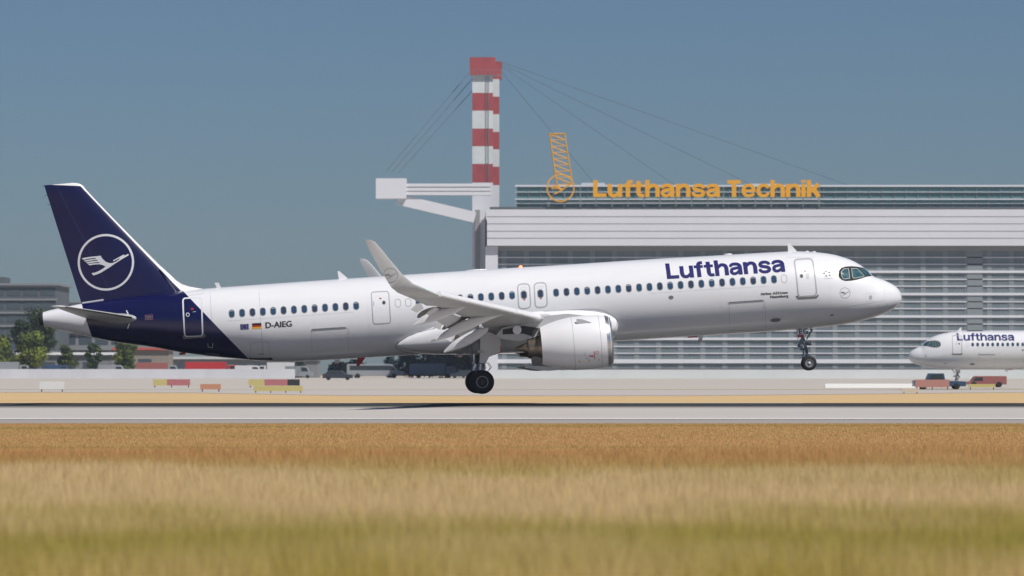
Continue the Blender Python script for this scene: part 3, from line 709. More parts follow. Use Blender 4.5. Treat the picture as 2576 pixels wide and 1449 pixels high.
        T = sorted(Lc(A2, *p, -y) for p in tops); B_ = sorted(Lc(A2, *p, -y) for p in bots)
        tf = pchip([p[0] for p in T], [p[1] for p in T]); bf2 = pchip([p[0] for p in B_], [p[1] for p in B_])
        x0, x1 = T[0][0], T[-1][0]; rows = []
        for k in range(15):
            q = k / 14; x = x0 + (x1 - x0) * q; zt, zb = tf(x), bf2(x); zt = max(zt, zb + .02)
            ww = wd * min(1, .25 + 3 * q) * min(1, (1 - q) * 3 + .15) / 1.0
            rows.append([(x, sg * y + ww / 2 * math.copysign(abs(math.cos(t)) ** .7, math.cos(t)), (zt + zb) / 2 + (zt - zb) / 2 * math.copysign(abs(math.sin(t)) ** .7, math.sin(t))) for t in np.linspace(0, 2 * math.pi, 25)[:-1]])
        g = MB(); g.add([p for r in rows for p in r], [(k * 24 + i, k * 24 + (i + 1) % 24, (k + 1) * 24 + (i + 1) % 24, (k + 1) * 24 + i) for k in range(14) for i in range(24)] + [tuple(range(24)), tuple(range(14 * 24, 15 * 24))])
        smooth_edges(g.build('flap_track_fairing', M['fairing'], wing), 50)
    nl = L(*A2(784, 498), -16.3)
    MB().lathe([(0, .001), (.02, .03), (.06, .045), (.12, .03)], (nl[0] + .06, sg * 16.3, nl[1]), (-1, 0, 0), 12).build('navigation_light', M['green_light'] if sg < 0 else M['red'], wing, True)

    # ---- engine
    ey = 5.75
    fc = L(1534, 856.5, -ey); rc = L(1360, 870.4, -ey)
    axv = Vector((rc[0] - fc[0], 0, rc[1] - fc[1])); ln = axv.length; axd = axv.normalized()
    org = Vector((fc[0] + .10, sg * ey, fc[1]))
    pr = [(.0, 1.10), (.03, 1.17), (.10, 1.235), (.28, 1.295), (.7, 1.345), (1.3, 1.365), (2.0, 1.345), (2.6, 1.25), (3.1, 1.12), (ln + .08, .965), (ln + .08, .94), (ln - .2, .93), (2.4, .95), (2.35, .3)]
    eng = MB().lathe(pr[2:], org, axd, 72).build('engine_nacelle', M['white'], plane); smooth_edges(eng, 40)
    MB().lathe([(.45, 1.0), (.2, 1.02), (.05, 1.06), (.0, 1.12), (.02, 1.17), (.06, 1.21), (.16, 1.262), (.30, 1.303)], org, axd, 72).build('intake_lip', M['metal'], eng, True)
    MB().lathe([(.44, 1.0), (1.0, 1.0), (1.1, .05)], org, axd, 48).build('intake_duct', M['dark'], eng, True)
    fb_ = MB()
    for i in range(20):
        a = 2 * math.pi * i / 20; rr = Vector((0, math.cos(a), math.sin(a))); p = org + axd * .9; tt_ = Vector((.25, -math.sin(a) * .25, math.cos(a) * .25))
        fb_.add([p + rr * .3, p + rr * .98, p + rr * .98 + tt_ * .6, p + rr * .3 + tt_ * .3], [(0, 1, 2, 3)])
    fb_.build('fan_blades', M['rim'], eng)
    MB().lathe([(.55, .01), (.7, .15), (.95, .3)], org, axd, 24).build('spinner', M['dark'], eng, True)
    for xx in (.62, 1.98):
        r_ = float(np.interp(xx, [p[0] for p in pr[:9]], [p[1] for p in pr[:9]]))
        MB().lathe([(xx - .010, r_ - .01), (xx - .010, r_ + .005), (xx + .010, r_ + .004), (xx + .010, r_ - .01)], org, axd, 72).build('cowl_joint', M['grey_line'], eng)
    co = org + axd * 0 + Vector((0, 0, -.03))
    core = MB().lathe([(2.3, .78), (ln - .15, .66), (ln + .28, .53), (ln + .29, .49), (ln + .72, .42), (ln + .74, .37), (ln + .3, .40), (2.6, .3)], co, axd, 48).build('core_cowl', M['hot'], eng); smooth_edges(core, 40)
    cone = MB().lathe([(ln + .3, .36), (ln + .8, .27), (ln + 1.1, .155), (ln + 1.45, .015)], co, axd, 36).build('exhaust_cone', M['hot'], eng, True)
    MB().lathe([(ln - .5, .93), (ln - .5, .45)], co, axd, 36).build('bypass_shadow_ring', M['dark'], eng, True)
    if True:
        BE = mkbvh(eng)
        if sg == -1:
            fE = lambda a, b, o: cast_loc(BE, a, b, o)
            HE = lambda pts: [hit(*C4b(x, y), BE) for x, y in pts]
            D2().ribbon(HE([(1978, 1018), (1986, 1165)]), .03, off=.006).lay('red_placard', M['red'], eng, fE)
            D2().poly(HE([(1893, 1087), (1925, 1100), (1960, 1090), (1965, 1115), (1935, 1128), (1925, 1112), (1895, 1122)]), off=.006).lay('red_placard', M['red'], eng, fE)
            x, z = hit(*C4b(2030, 1042), BE); D2().ribbon([(x + .07 * math.cos(a), z + .07 * math.sin(a)) for a in np.linspace(0, 6.28, 17)[:-1]], .02, closed=True).lay('warning_symbol', M['red'], eng, fE)
            for (px, py) in ((1708, 1205), (1885, 1192), (2063, 1175)):
                D2().poly(HE([(px - 12, py - 18), (px + 8, py - 18), (px + 8, py), (px + 20, py), (px, py + 18), (px - 20, py), (px - 12, py)]), off=.006).lay('yellow_arrow', M['yellow'], eng, fE)
            D2(.1).ribbon(HE([(1790, 1045), (1820, 1043)]), .03).lay('stencil_text', M['thin_line'], eng, fE)
            D2(.1).ribbon(HE([(1790, 1085), (1820, 1083)]), .05).lay('stencil_text', M['thin_line'], eng, fE)
            D2(.1).ribbon(HE([(1830, 1147), (1875, 1145)]), .06).lay('stencil_text', M['thin_line'], eng, fE)
    # strake on the cowl
    sp = [L(*C4b(*p), -(ey + .85)) for p in ((1653, 432), (1760, 440), (1925, 498), (1653, 518))]
    MB().prism([sp[0], sp[1], sp[2], sp[3]], sg * (ey + .93), sg * (ey + .98)).build('nacelle_strake', M['greywing'], eng)
    # lower fairing of the cowl
    dl = [L(*C4b(*p), -ey) for p in ((720, 1308), (880, 1280), (1100, 1290), (1590, 1328), (1300, 1362), (1150, 1374), (1000, 1365), (850, 1335))]
    MB().prism(dl, sg * ey - .22, sg * ey + .22).build('drain_fairing', M['greywing'], eng)
    # pylon
    py = [L(*C4b(*p), -ey) for p in ((1780, 372), (1510, 340), (1420, 345), (1020, 388), (780, 470), (310, 600), (200, 730), (300, 795), (490, 822), (620, 840), (900, 760), (1010, 640), (1160, 520), (1510, 425), (1780, 420))]
    MB().prism(py, sg * ey - .20, sg * ey + .20).build('pylon', M['greywing'], eng)
    hs_ = [L(*C4b(*p), -ey) for p in ((318, 625), (530, 590), (700, 560), (975, 602), (880, 760), (690, 700), (318, 715))]
    MB().prism(hs_, sg * ey - .24, sg * ey + .24).build('heat_shield', M['dark'], eng)
    lp = L(*C4b(578, 634), -(ey + .3))
    MB().lathe([(0, .02), (.03, .22), (.10, .22), (.12, .02)], (lp[0], sg * (ey + .45), lp[1]), (0, sg, 0), 24, True).build('landing_light', M['fairing'], eng)

    # ---- main gear
    G7 = C(1800, 1340, 5.573)
    wc = L(*G7(718, 1048), -4.25)
    gear = MB()
    t0 = L(*G7(742, 640), -3.8); t1 = (wc[0], wc[1]); tu = (t0[0] - .05, t0[1] + 1.8)
    mg = MB().tube((tu[0], sg * 3.75, tu[1]), (t0[0], sg * 3.79, t0[1]), .15, .14, 20).build('main_landing_gear', M['strut'], plane, True)
    MB().tube((t0[0], sg * 3.79, t0[1] + .05), (t1[0], sg * 3.79, t1[1]), .085, n=16).build('piston', M['metal'], mg, True)
    g = MB(); g.tube((t1[0], sg * 3.3, t1[1]), (t1[0], sg * 4.28, t1[1]), .07, n=12)
    g.beam((t0[0] - .18, sg * 3.79, t0[1] + .1), (t0[0] - .42, sg * 3.79, t0[1] - .22), .1, .05); g.beam((t0[0] - .42, sg * 3.79, t0[1] - .22), (t1[0] - .1, sg * 3.79, t1[1] + .12), .1, .05)
    g.build('torque_link', M['strut'], mg)
    h = MB()
    for q in range(4):
        a0 = (t0[0] + (-.22, .2, -.3, .25)[q], sg * (3.6 + .1 * q), t0[1] + .05); mid = (a0[0] + (-.12, .14, -.1, .16)[q], a0[1], t0[1] - .22); a1 = (t1[0] + (-.3, .3, -.2, .22)[q], a0[1], t1[1] + .45)
        h.tube(a0, mid, .014, n=6); h.tube(mid, a1, .014, n=6)
    h.build('brake_hose', M['dark'], mg)
    g = MB(); g.tube((t0[0] + .1, sg * 3.7, t0[1] + 1.1), (t0[0] + .1, sg * 2.2, t0[1] + 1.9), .07, n=10); g.tube((t0[0] - .55, sg * 3.6, t0[1] + .1), (t0[0] - .55, sg * 3.6, t0[1] + 1.2), .07, n=10); g.build('side_stay', M['strut'], mg, True)
    for wy in (3.33, 4.25):
        r = .607; ww = .21
        ty = MB().lathe([(-ww * .95, .30), (-ww, .36), (-ww * .95, .50), (-ww * .72, .575), (-ww * .35, r), (ww * .35, r), (ww * .72, .575), (ww * .95, .50), (ww, .36), (ww * .95, .30)], (wc[0], sg * wy, wc[1]), (0, 1, 0), 56).build('tyre', M['rubber'], mg, True)
        rm = MB().lathe([(-.14, .02), (-.15, .12), (-.06, .14), (-.10, .26), (-.19, .285), (-.195, .315), (.195, .315), (.19, .285), (.10, .26), (.06, .14), (.15, .12), (.14, .02)], (wc[0], sg * wy, wc[1]), (0, 1, 0), 40).build('wheel_hub', M['dkrim'], mg); smooth_edges(rm, 30)
        for s2 in (-1, 1):
            MB().lathe([(s2 * .196, .27), (s2 * .204, .285), (s2 * .204, .30), (s2 * .196, .315)], (wc[0], sg * wy, wc[1]), (0, 1, 0), 40).build('rim_edge', M['rim'], mg, True)
    dp = [L(*G7(*p), -4.15) for p in ((675, -60), (672, 60), (670, 400), (655, 625), (810, 636), (820, 590), (870, 490), (990, 442), (1110, 402), (1138, 370), (1138, 245), (1112, 100), (1060, 20), (900, -60))]
    gd = MB().prism(dp, sg * 4.13, sg * 4.18).build('main_gear_door', M['fairing'], mg)
    yy = sg * 4.187
    s_ = MB(); s_.prism([L(*G7(*p), -4.2) for p in ((1116, 240), (1136, 240), (1142, 330), (1140, 365), (1115, 403), (985, 446), (988, 430), (1100, 392), (1122, 365), (1124, 330))], yy - sg * .004, yy + sg * .006); s_.build('red_edge_mark', M['red'], gd)
    bl = [L(*G7(*p), -4.3) for p in ((608, 350), (690, 345), (770, 385), (760, 398), (612, 392))]
    MB().prism(bl, sg * 4.2, sg * 4.3).build('door_link', M['greywing'], gd)

# ---- nose gear
G6 = C(3120, 1280, 6.585)
nw = L(*G6(770, 1135), -.25); nt_ = L(*G6(585, 420), 0); nm_ = L(*G6(712, 850), 0)
ng = MB().tube((nt_[0], 0, nt_[1]), (nm_[0], 0, nm_[1]), .09, .085, 16).build('nose_landing_gear', M['strut'], plane, True)
MB().tube((nm_[0], 0, nm_[1]), (nw[0], 0, nw[1]), .055, n=14).build('piston', M['metal'], ng, True)
g = MB()
def gp(x, y, yy=0): a = L(*G6(x, y), yy); return (a[0], yy, a[1])
g.tube(gp(700, 510), gp(820, 300), .035, n=8); g.tube(gp(825, 310, -.2), gp(700, 520, -.1), .02, n=6)
g.tube(gp(830, 230), gp(830, 310), .06, n=8)
g.tube(gp(560, 620), gp(470, 660), .05, n=8); g.tube(gp(600, 700), gp(460, 690), .045, n=8); g.tube(gp(650, 780), gp(520, 765), .05, n=8); g.tube(gp(600, 460), gp(540, 640), .09, .10, 10)
g.tube(gp(690, 640), gp(830, 652), .035, n=8); g.tube(gp(690, 590), gp(760, 620), .04, n=8); g.tube(gp(790, 600), gp(815, 610), .05, n=8)
g.tube(gp(470, 460), gp(455, 540), .012, n=5); g.tube(gp(480, 460), gp(530, 530), .012, n=5)
g.build('steering_actuator', M['strut'], ng)
g = MB(); g.beam(gp(605, 800), gp(620, 880), .09, .05); g.beam(gp(620, 860), gp(590, 1000), .09, .05); g.beam(gp(660, 840), gp(695, 970), .05, .04); g.build('torque_link', M['strut'], ng)
MB().lathe([(0, .05), (.03, .06), (.07, .05), (.08, .01)], gp(632, 585, -.10), (0, -1, 0), 16, True).build('taxi_light', M['fairing'], ng)
for wy in (-.25, .25):
    r = .385; ww = .11
    MB().lathe([(-ww * .9, .215), (-ww, .25), (-ww * .95, .31), (-ww * .6, .365), (-ww * .25, r), (ww * .25, r), (ww * .6, .365), (ww * .95, .31), (ww, .25), (ww * .9, .215)], (nw[0], wy, nw[1]), (0, 1, 0), 48).build('tyre', M['rubber'], ng, True)
    rm = MB().lathe([(-.09, .02), (-.10, .07), (-.045, .09), (-.05, .165), (-.095, .19), (-.10, .225), (.10, .225), (.095, .19), (.05, .165), (.045, .09), (.10, .07), (.09, .02)], (nw[0], wy, nw[1]), (0, 1, 0), 36).build('wheel_hub', M['rim'], ng); smooth_edges(rm, 30)
    MB().lathe([(-.12, .01), (-.115, .055), (-.09, .065)], (nw[0], wy, nw[1]), (0, 1, 0), 20).build('hub_cap', M['white'], ng, True)
for sg in (-1, 1):
    dp = [L(*G6(*p), -.38) for p in ((470, 275), (500, 235), (690, 215), (692, 395), (685, 470), (640, 460), (620, 390), (620, 452), (470, 452))]
    dp = [L(*G6(*p), -.38) for p in ((470, 290), (495, 240), (690, 200), (695, 400), (625, 440), (622, 450), (470, 455))]
    gd = MB().prism(dp, sg * .39, sg * .42).build('nose_gear_door', M['white'], ng)
    if sg == -1:
        rp = [L(*G6(*p), -.42) for p in ((471, 396), (620, 388), (622, 450), (472, 456))]
        MB().prism(rp, -.425, -.430).build('red_edge_mark', M['red'], gd)
        a = L(*G6(495, 378), -.43); b = L(*G6(672, 362), -.43)
        dd = D2(.06).text('EG', .40, a, offset=.006, ang=math.atan2(b[1] - a[1], b[0] - a[0]), spacing=1.1, cell=.5)
        link_mesh('door_lettering', [(x, -.428, z) for x, z, o in dd.v], dd.f, M['ink'], gd)

# ---- antennas, beacons, masts
def blade(name, base, tip, w0, w1, m='white', th=.03, yy=0, cf=A4):
    b0 = Lc(cf, *base, yy); t0 = Lc(cf, *tip, yy)
    MB().prism([(b0[0] - w0 / 2, b0[1]), (b0[0] + w0 / 2, b0[1]), (t0[0] + w1 / 2, t0[1]), (t0[0] - w1 / 2, t0[1])], yy - th / 2, yy + th / 2).build(name, M[m], plane)
blade('blade_antenna', (1338, 138), (1298, 54), .50, .10)
blade('blade_antenna', (145, 420), (104, 357), .50, .10, cf=A2)
blade('blade_antenna', (1325, 858), (1306, 820), .22, .22, cf=A1, m='fairing')
blade('belly_antenna', (480, 925), (470, 960), .30, .16)
blade('belly_antenna', (472, 955), (468, 964), .22, .20, m='red')
blade('belly_antenna', (400, 926), (400, 938), .50, .50, m='red')
blade('belly_antenna', (282, 1026), (252, 1092), .42, .14, m='red', cf=A2)
blade('drain_mast', (97, 1040), (90, 1072), .30, .20, cf=A2)
blade('drain_mast', (92, 1064), (86, 1075), .36, .30, m='red', cf=A2)
blade('drain_mast', (1050, 1000), (1040, 1024), .30, .20, cf=A2)
blade('drain_mast', (1042, 1018), (1038, 1027), .36, .30, m='red', cf=A2)
blade('belly_antenna', (1075, 1296), (1072, 1312), .35, .3, m='red', cf=A1)
blade('probe', (1950, 770), (1945, 785), .06, .2, m='dark')
b0 = Lc(A2, 1512, 325, 0)
MB().lathe([(0, .10), (.05, .10), (.12, .07), (.15, .01)], (b0[0], 0, b0[1] - .06), (0, 0, 1), 16, True).build('anti_collision_beacon', M['beacon'], plane, True)
for p, cf, ln_ in (((1172, 348), A2, 1.1), ((730, 158), A4, .45), ((1470, 132), A4, .2), ((1535, 136), A4, .2)):
    a = Lc(cf, *p, 0); MB().lathe([(-.5, .02), (-.47, .3), (0, .5), (.47, .3), (.5, .02)], (a[0], 0, a[1] - .01), (1, 0, 0), 12).build('roof_dome', M['white'], plane, True)
    o = COL.objects[-1]; 
    for v in o.data.vertices: v.co.x = a[0] + (v.co.x - a[0]) * ln_; v.co.y *= .3; v.co.z = a[1] + (v.co.z - a[1]) * .10

# =================================================================== GROUND
def sheet(name, x0, x1, ys, m, dz=0, nx=1):
    vs = []; fs = []
    for y in ys:
        for i in range(nx + 1): vs.append((x0 + (x1 - x0) * i / nx, y, gz(y) + dz))
    for k in range(len(ys) - 1):
        for i in range(nx): a = k * (nx + 1) + i; fs.append((a, a + 1, a + nx + 2, a + nx + 1))
    return struct(link_mesh(name, vs, fs, m))
def strip_mat(name, ramp, rough=.9, s1=(.02, .25, 1), s2=(.6, 3, 1), bump=.3, mixk=.45):
    m = bpy.data.materials.new(name); m.use_nodes = True; t = m.node_tree; b = t.nodes['Principled BSDF']
    b.inputs['Roughness'].default_value = rough; b.inputs['Specular IOR Level'].default_value = .25
    tc = t.nodes.new('ShaderNodeTexCoord'); ns = []
    for s in (s1, s2):
        mp = t.nodes.new('ShaderNodeMapping'); mp.inputs['Scale'].default_value = s; t.links.new(tc.outputs['Object'], mp.inputs[0])
        n = t.nodes.new('ShaderNodeTexNoise'); n.inputs['Scale'].default_value = 1; n.inputs['Detail'].default_value = 7; n.inputs['Roughness'].default_value = .65; t.links.new(mp.outputs[0], n.inputs[0]); ns.append(n)
    x = t.nodes.new('ShaderNodeMix'); x.inputs[0].default_value = mixk; t.links.new(ns[0].outputs[0], x.inputs[2]); t.links.new(ns[1].outputs[0], x.inputs[3])
    cr = t.nodes.new('ShaderNodeValToRGB'); els = cr.color_ramp.elements
    while len(els) < len(ramp): els.new(.5)
    for e, (p, c) in zip(els, ramp): e.position = p; e.color = (*c, 1)
    t.links.new(x.outputs[0], cr.inputs[0]); t.links.new(cr.outputs[0], b.inputs['Base Color'])
    bp2 = t.nodes.new('ShaderNodeBump'); bp2.inputs['Strength'].default_value = bump; bp2.inputs['Distance'].default_value = .1
    t.links.new(ns[1].outputs[0], bp2.inputs['Height']); t.links.new(bp2.outputs[0], b.inputs['Normal'])
    return m
m_ground = strip_mat('dry_grass_ground', [(.35, (.38, .22, .08)), (.5, (.48, .29, .11)), (.65, (.40, .27, .09))])
sheet('ground', -3500, 3500, [-600, -250, -60, -37.5, -30, -15, 0, 15, 30, 38, 120, 250, 613, 1500, 4000], m_ground, dz=-.03)
m_conc = strip_mat('runway_concrete', [(.3, (.40, .375, .35)), (.5, (.46, .43, .405)), (.7, (.42, .40, .375))], s1=(.004, .6, 1), s2=(.1, 1.2, 1), bump=.05)
def rubber_mask(m):
    t = m.node_tree; b = t.nodes['Principled BSDF']; src = b.inputs['Base Color'].links[0].from_socket
    tc = t.nodes.new('ShaderNodeTexCoord'); sp = t.nodes.new('ShaderNodeSeparateXYZ'); t.links.new(tc.outputs['Object'], sp.inputs[0])
    ab = t.nodes.new('ShaderNodeMath'); ab.operation = 'ABSOLUTE'; t.links.new(sp.outputs[1], ab.inputs[0])
    mp = t.nodes.new('ShaderNodeMapping'); mp.inputs['Scale'].default_value = (.01, 1.5, 1); t.links.new(tc.outputs['Object'], mp.inputs[0])
    n = t.nodes.new('ShaderNodeTexNoise'); n.inputs['Detail'].default_value = 5; n.inputs['Scale'].default_value = 1; t.links.new(mp.outputs[0], n.inputs[0])
    ad = t.nodes.new('ShaderNodeMath'); ad.operation = 'MULTIPLY_ADD'; ad.inputs[1].default_value = 4; t.links.new(n.outputs[0], ad.inputs[0]); t.links.new(ab.outputs[0], ad.inputs[2])
    r = t.nodes.new('ShaderNodeMapRange'); r.inputs[1].default_value = 8.5; r.inputs[2].default_value = 14; r.inputs[3].default_value = 1; r.inputs[4].default_value = 0
    t.links.new(ad.outputs[0], r.inputs[0])
    pw = t.nodes.new('ShaderNodeMath'); pw.operation = 'POWER'; pw.inputs[1].default_value = 1.4; t.links.new(r.outputs[0], pw.inputs[0])
    x = t.nodes.new('ShaderNodeMix'); x.data_type = 'RGBA'; x.inputs[7].default_value = (.035, .036, .036, 1)
    t.links.new(pw.outputs[0], x.inputs[0]); t.links.new(src, x.inputs[6]); t.links.new(x.outputs[2], b.inputs['Base Color'])
rubber_mask(m_conc)
sheet('runway', -2500, 2500, list(np.linspace(-30.9, 30.9, 25)), m_conc, 0)
m_sh = strip_mat('shoulder_asphalt', [(.3, (.27, .25, .23)), (.6, (.33, .30, .28)), (.7, (.3, .28, .26))], s1=(.01, .4, 1), s2=(.2, 2, 1), bump=.05)
sheet('runway_shoulder', -2500, 2500, [-37.4, -30, ], m_sh, -.012); sheet('runway_shoulder', -2500, 2500, [30, 38], m_sh, -.012)
m_line = mat('runway_marking_paint', (.72, .71, .70), .7, noise=.25, nscale=1, stretch=(.1, 2, 1))
sheet('runway_edge_marking', -2500, 2500, [-30.4, -30, -28.7], m_line, .008)
sheet('runway_edge_marking', -2500, 2500, [29.1, 30.0], m_line, .006)
for i in range(-12, 13):
    sheet('runway_centreline_marking', i * 50 - 15, i * 50 + 15, [-.45, 0, .45], m_line, .006)
# beyond the runway
m_tw = strip_mat('taxiway_concrete', [(.3, (.40, .37, .34)), (.5, (.46, .42, .39)), (.7, (.42, .39, .36))], s1=(.004, .05, 1), s2=(.05, .3, 1), bump=.03)
def curvy(name, x0, x1, yl, yh, m, dz, n=120):
    vs = []; fs = []
    for i in range(n + 1):
        x = x0 + (x1 - x0) * i / n; a, b = yl(x), yh(x)
        ym = 613 if a < 613 < b else (a + b) / 2
        vs += [(x, a, gz(a) + dz), (x, ym, gz(ym) + dz), (x, b, gz(b) + dz)]
    for i in range(n): fs += [(3 * i, 3 * i + 3, 3 * i + 4, 3 * i + 1), (3 * i + 1, 3 * i + 4, 3 * i + 5, 3 * i + 2)]
    return struct(link_mesh(name, vs, fs, m))
def edge1(x):  # far edge of golden verge: bulges toward us mid-picture
    return 154 + 45 * min(1, max(0, (-x - 14) / 18)) + 42 * min(1, max(0, (x - 18) / 25))
m_gold = strip_mat('golden_dry_grass', [(.35, (.50, .34, .16)), (.5, (.58, .41, .21)), (.65, (.54, .38, .18))], s1=(.01, .08, 1), s2=(.2, .5, 1))
curvy('golden_verge', -900, 900, lambda x: 38.5, lambda x: 243, m_gold, 0)
curvy('taxiway', -900, 900, edge1, lambda x: 243, m_tw, .02)
m_vg = strip_mat('green_verge', [(.3, (.20, .20, .06)), (.6, (.30, .25, .09)), (.7, (.26, .24, .08))], s1=(.01, .1, 1))
curvy('taxiway_grass_strip', -900, 900, lambda x: 243, lambda x: 249 + 2 * math.sin(x / 17), m_vg, .02)
m_ap = strip_mat('apron_concrete', [(.3, (.41, .37, .33)), (.5, (.47, .43, .385)), (.7, (.43, .40, .36))], s1=(.004, .02, 1), s2=(.05, .2, 1), bump=.03)
curvy('apron', -900, 900, lambda x: 249 + 2 * math.sin(x / 17), lambda x: 1500, m_ap, .02)

# =================================================================== GRASS (uncountable)
def fbm(x, y, seed=0):
    r = np.random.default_rng(seed); out = np.zeros_like(x); amp = 1; tot = 0
    for k in range(4):
        f = 2 ** k
        gx = x * f; gy = y * f; ix = np.floor(gx).astype(int); iy = np.floor(gy).astype(int); fx = gx - ix; fy = gy - iy
        fx = fx * fx * (3 - 2 * fx); fy = fy * fy * (3 - 2 * fy)
        hsh = lambda a, b: (np.sin(a * 127.1 + b * 311.7 + seed * 17.3 + k * 7.7) * 43758.5453) % 1
        v = (hsh(ix, iy) * (1 - fx) + hsh(ix + 1, iy) * fx) * (1 - fy) + (hsh(ix, iy + 1) * (1 - fx) + hsh(ix + 1, iy + 1) * fx) * fy
        out += v * amp; tot += amp; amp *= .55
    return out / tot
def grass(name, n, d0, d1, hfun, wpx, colfun, seed, lean=.35):
    r = np.random.default_rng(seed)
    u = r.random(n); d = 1 / (1 / d0 + u * (1 / d1 - 1 / d0)) if False else d0 * (d1 / d0) ** u
    hw = d * .1114 * 1.15 + 9
    x = (r.random(n) * 2 - 1) * hw; y = d - D0
    g = np.interp(y, [-600, -60, -37.5, -30], [0, 0, -.12, 0]) - .03
    h = hfun(d, x, y) * (.55 + .8 * r.random(n)); wd = wpx * d / 4598 * (.6 + .8 * r.random(n))
    az = r.random(n) * 2 * math.pi; la = lean * r.random(n) * h; lx = np.cos(az) * la; ly = np.sin(az) * la
    fa = (r.random(n) - .5) * 1.6; wx = np.cos(fa) * wd / 2; wy = np.sin(fa) * wd / 2
    V = np.zeros((n, 5, 3), np.float32)
    V[:, 0] = np.stack([x - wx, y - wy, g], 1); V[:, 1] = np.stack([x + wx, y + wy, g], 1)
    V[:, 2] = np.stack([x + wx * .8 + lx * .35, y + wy * .8 + ly * .35, g + h * .55], 1); V[:, 3] = np.stack([x - wx * .8 + lx * .35, y - wy * .8 + ly * .35, g + h * .55], 1)
    V[:, 4] = np.stack([x + lx, y + ly, g + h], 1)
    me = bpy.data.meshes.new(name); me.vertices.add(n * 5); me.vertices.foreach_set('co', V.reshape(-1))
    base = (np.arange(n) * 5)[:, None]
    loops = np.concatenate([base + np.array([0, 1, 2, 3]), base + np.array([3, 2, 4])], 1).reshape(-1)
    me.loops.add(n * 7); me.loops.foreach_set('vertex_index', loops.astype(np.int32))
    me.polygons.add(n * 2); st = np.empty(n * 2, np.int32); st[0::2] = np.arange(n) * 7; st[1::2] = np.arange(n) * 7 + 4
    me.polygons.foreach_set('loop_start', st)
    me.update(calc_edges=True); me.validate()
    ca = me.attributes.new('tint', 'FLOAT_COLOR', 'POINT')
    c = colfun(d, x, y, r); cc = np.ones((n, 5, 4), np.float32); cc[:, :, :3] = c[:, None, :]
    ca.data.foreach_set('color', cc.reshape(-1))
    m = bpy.data.materials.new(name + '_blades'); m.use_nodes = True; t = m.node_tree; b = t.nodes['Principled BSDF']
    at_ = t.nodes.new('ShaderNodeAttribute'); at_.attribute_name = 'tint'; t.links.new(at_.outputs['Color'], b.inputs['Base Color'])
    b.inputs['Roughness'].default_value = .7; b.inputs['Specular IOR Level'].default_value = .2
    tr = t.nodes.new('ShaderNodeBsdfTranslucent'); t.links.new(at_.outputs['Color'], tr.inputs[0])
    mx = t.nodes.new('ShaderNodeMixShader'); mx.inputs[0].default_value = .35
    t.links.new(b.outputs[0], mx.inputs[1]); t.links.new(tr.outputs[0], mx.inputs[2]); t.links.new(mx.outputs[0], t.nodes['Material Output'].inputs[0])
    me.materials.append(m)
    o = bpy.data.objects.new(name, me); COL.objects.link(o); return o
def lerpc(a, b, k): return np.array(a)[None] * (1 - k[:, None]) + np.array(b)[None] * k[:, None]
def meadow_col(d, x, y, r):
    p = fbm(x * .10 + 9, y * .10, 3); q = fbm(x * .5, y * .35, 5)
    straw = lerpc((.68, .53, .27), (.82, .67, .40), r.random(len(d)))
    green = lerpc((.36, .34, .06), (.48, .40, .09), r.random(len(d)))
    nearg = np.clip((62 - d) / 14, 0, 1)
    k = np.clip((p - .5) * 3.4 + .30 + nearg * .75 + (q - .5) * .8, 0, 1)
    k = np.clip(k + (r.random(len(d)) - .5) * .5, 0, 1)
    c = straw * (1 - k[:, None]) + green * k[:, None]
    gold = lerpc((.56, .33, .13), (.64, .40, .17), r.random(len(d)))
    gk = np.clip((d - 82 + (p - .5) * 40) / 18, 0, 1); return (c * (1 - gk[:, None]) + gold * gk[:, None])
gr = grass('meadow_grass', 600000, 42, 103, lambda d, x, y: .30 + .18 * fbm(x * .3, y * .2, 8), .55, meadow_col, 11)
tag(gr, 'tall straw and green meadow grass filling the foreground below the runway', 'grass', kind='stuff')
def verge_col(d, x, y, r):
    p = fbm(x * .05, y * .2, 4); k = np.clip((p - .5) * 3 + .5, 0, 1)
    c = lerpc((.60, .39, .18), (.56, .40, .165), k); k2 = np.clip((p - .62) * 6, 0, 1) * .5
    return c * (1 - k2[:, None]) + np.array([.27, .24, .06])[None] * k2[:, None]
gr2 = grass('mown_verge_grass', 420000, 98, 199, lambda d, x, y: .04 + .02 * fbm(x * .2, y * .2, 9), .5, verge_col, 12)
tag(gr2, 'short golden dry grass between the meadow and the runway shoulder', 'grass', kind='stuff')

# =================================================================== HANGAR
HD = 850.0; HY = HD - D0; pxm = F / HD
def hz(v): return CH + (HZ - v) / pxm
def hx(u): return (u - 1288) / pxm
g0 = gz(HY)
M['clad'] = mat('pale_cladding', (.69, .695, .74), .45, noise=.06, nscale=.15)
M['clad2'] = mat('door_white_rail', (.68, .69, .73), .45)
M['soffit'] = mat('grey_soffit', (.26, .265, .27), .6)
M['hglass'] = mat('hangar_glazing', (.13, .165, .185), .3, coat=.2, noise=.45, nscale=.12, stretch=(1, 1, .6), c2=(.20, .235, .25))  # two-tone mottling paints varied reflections into the panes
M['teal'] = mat('teal_roof_glazing', (.10, .20, .215), .3, coat=.2, noise=.4, nscale=.2, c2=(.14, .25, .26))
M['dkjoint'] = mat('dark_joint', (.10, .11, .12), .6); M['joint'] = mat('cladding_joint', (.30, .30, .32), .6)
M['orange'] = mat('orange_sign', (.75, .36, .02), .5)
M['postgrey'] = mat('grey_mullion', (.23, .26, .275), .5)
M['sredd'] = mat('pylon_red', (.42, .085, .095), .5, noise=.25, nscale=.4); M['swhite'] = mat('pylon_white', (.68, .71, .72), .5, noise=.15, nscale=.4)
X0, X1 = hx(1232), hx(2900)
han = thing('hangar', 'huge hangar with pale fascia, banded glass doors and teal roof glazing', 'hangar', (X0, HY, g0))
def HB(): return MB()
def hb(name, m, mb): 
    o = mb.build(name, M[m], han); o.data.transform(Matrix.Translation((-X0, -HY, -g0))); return o
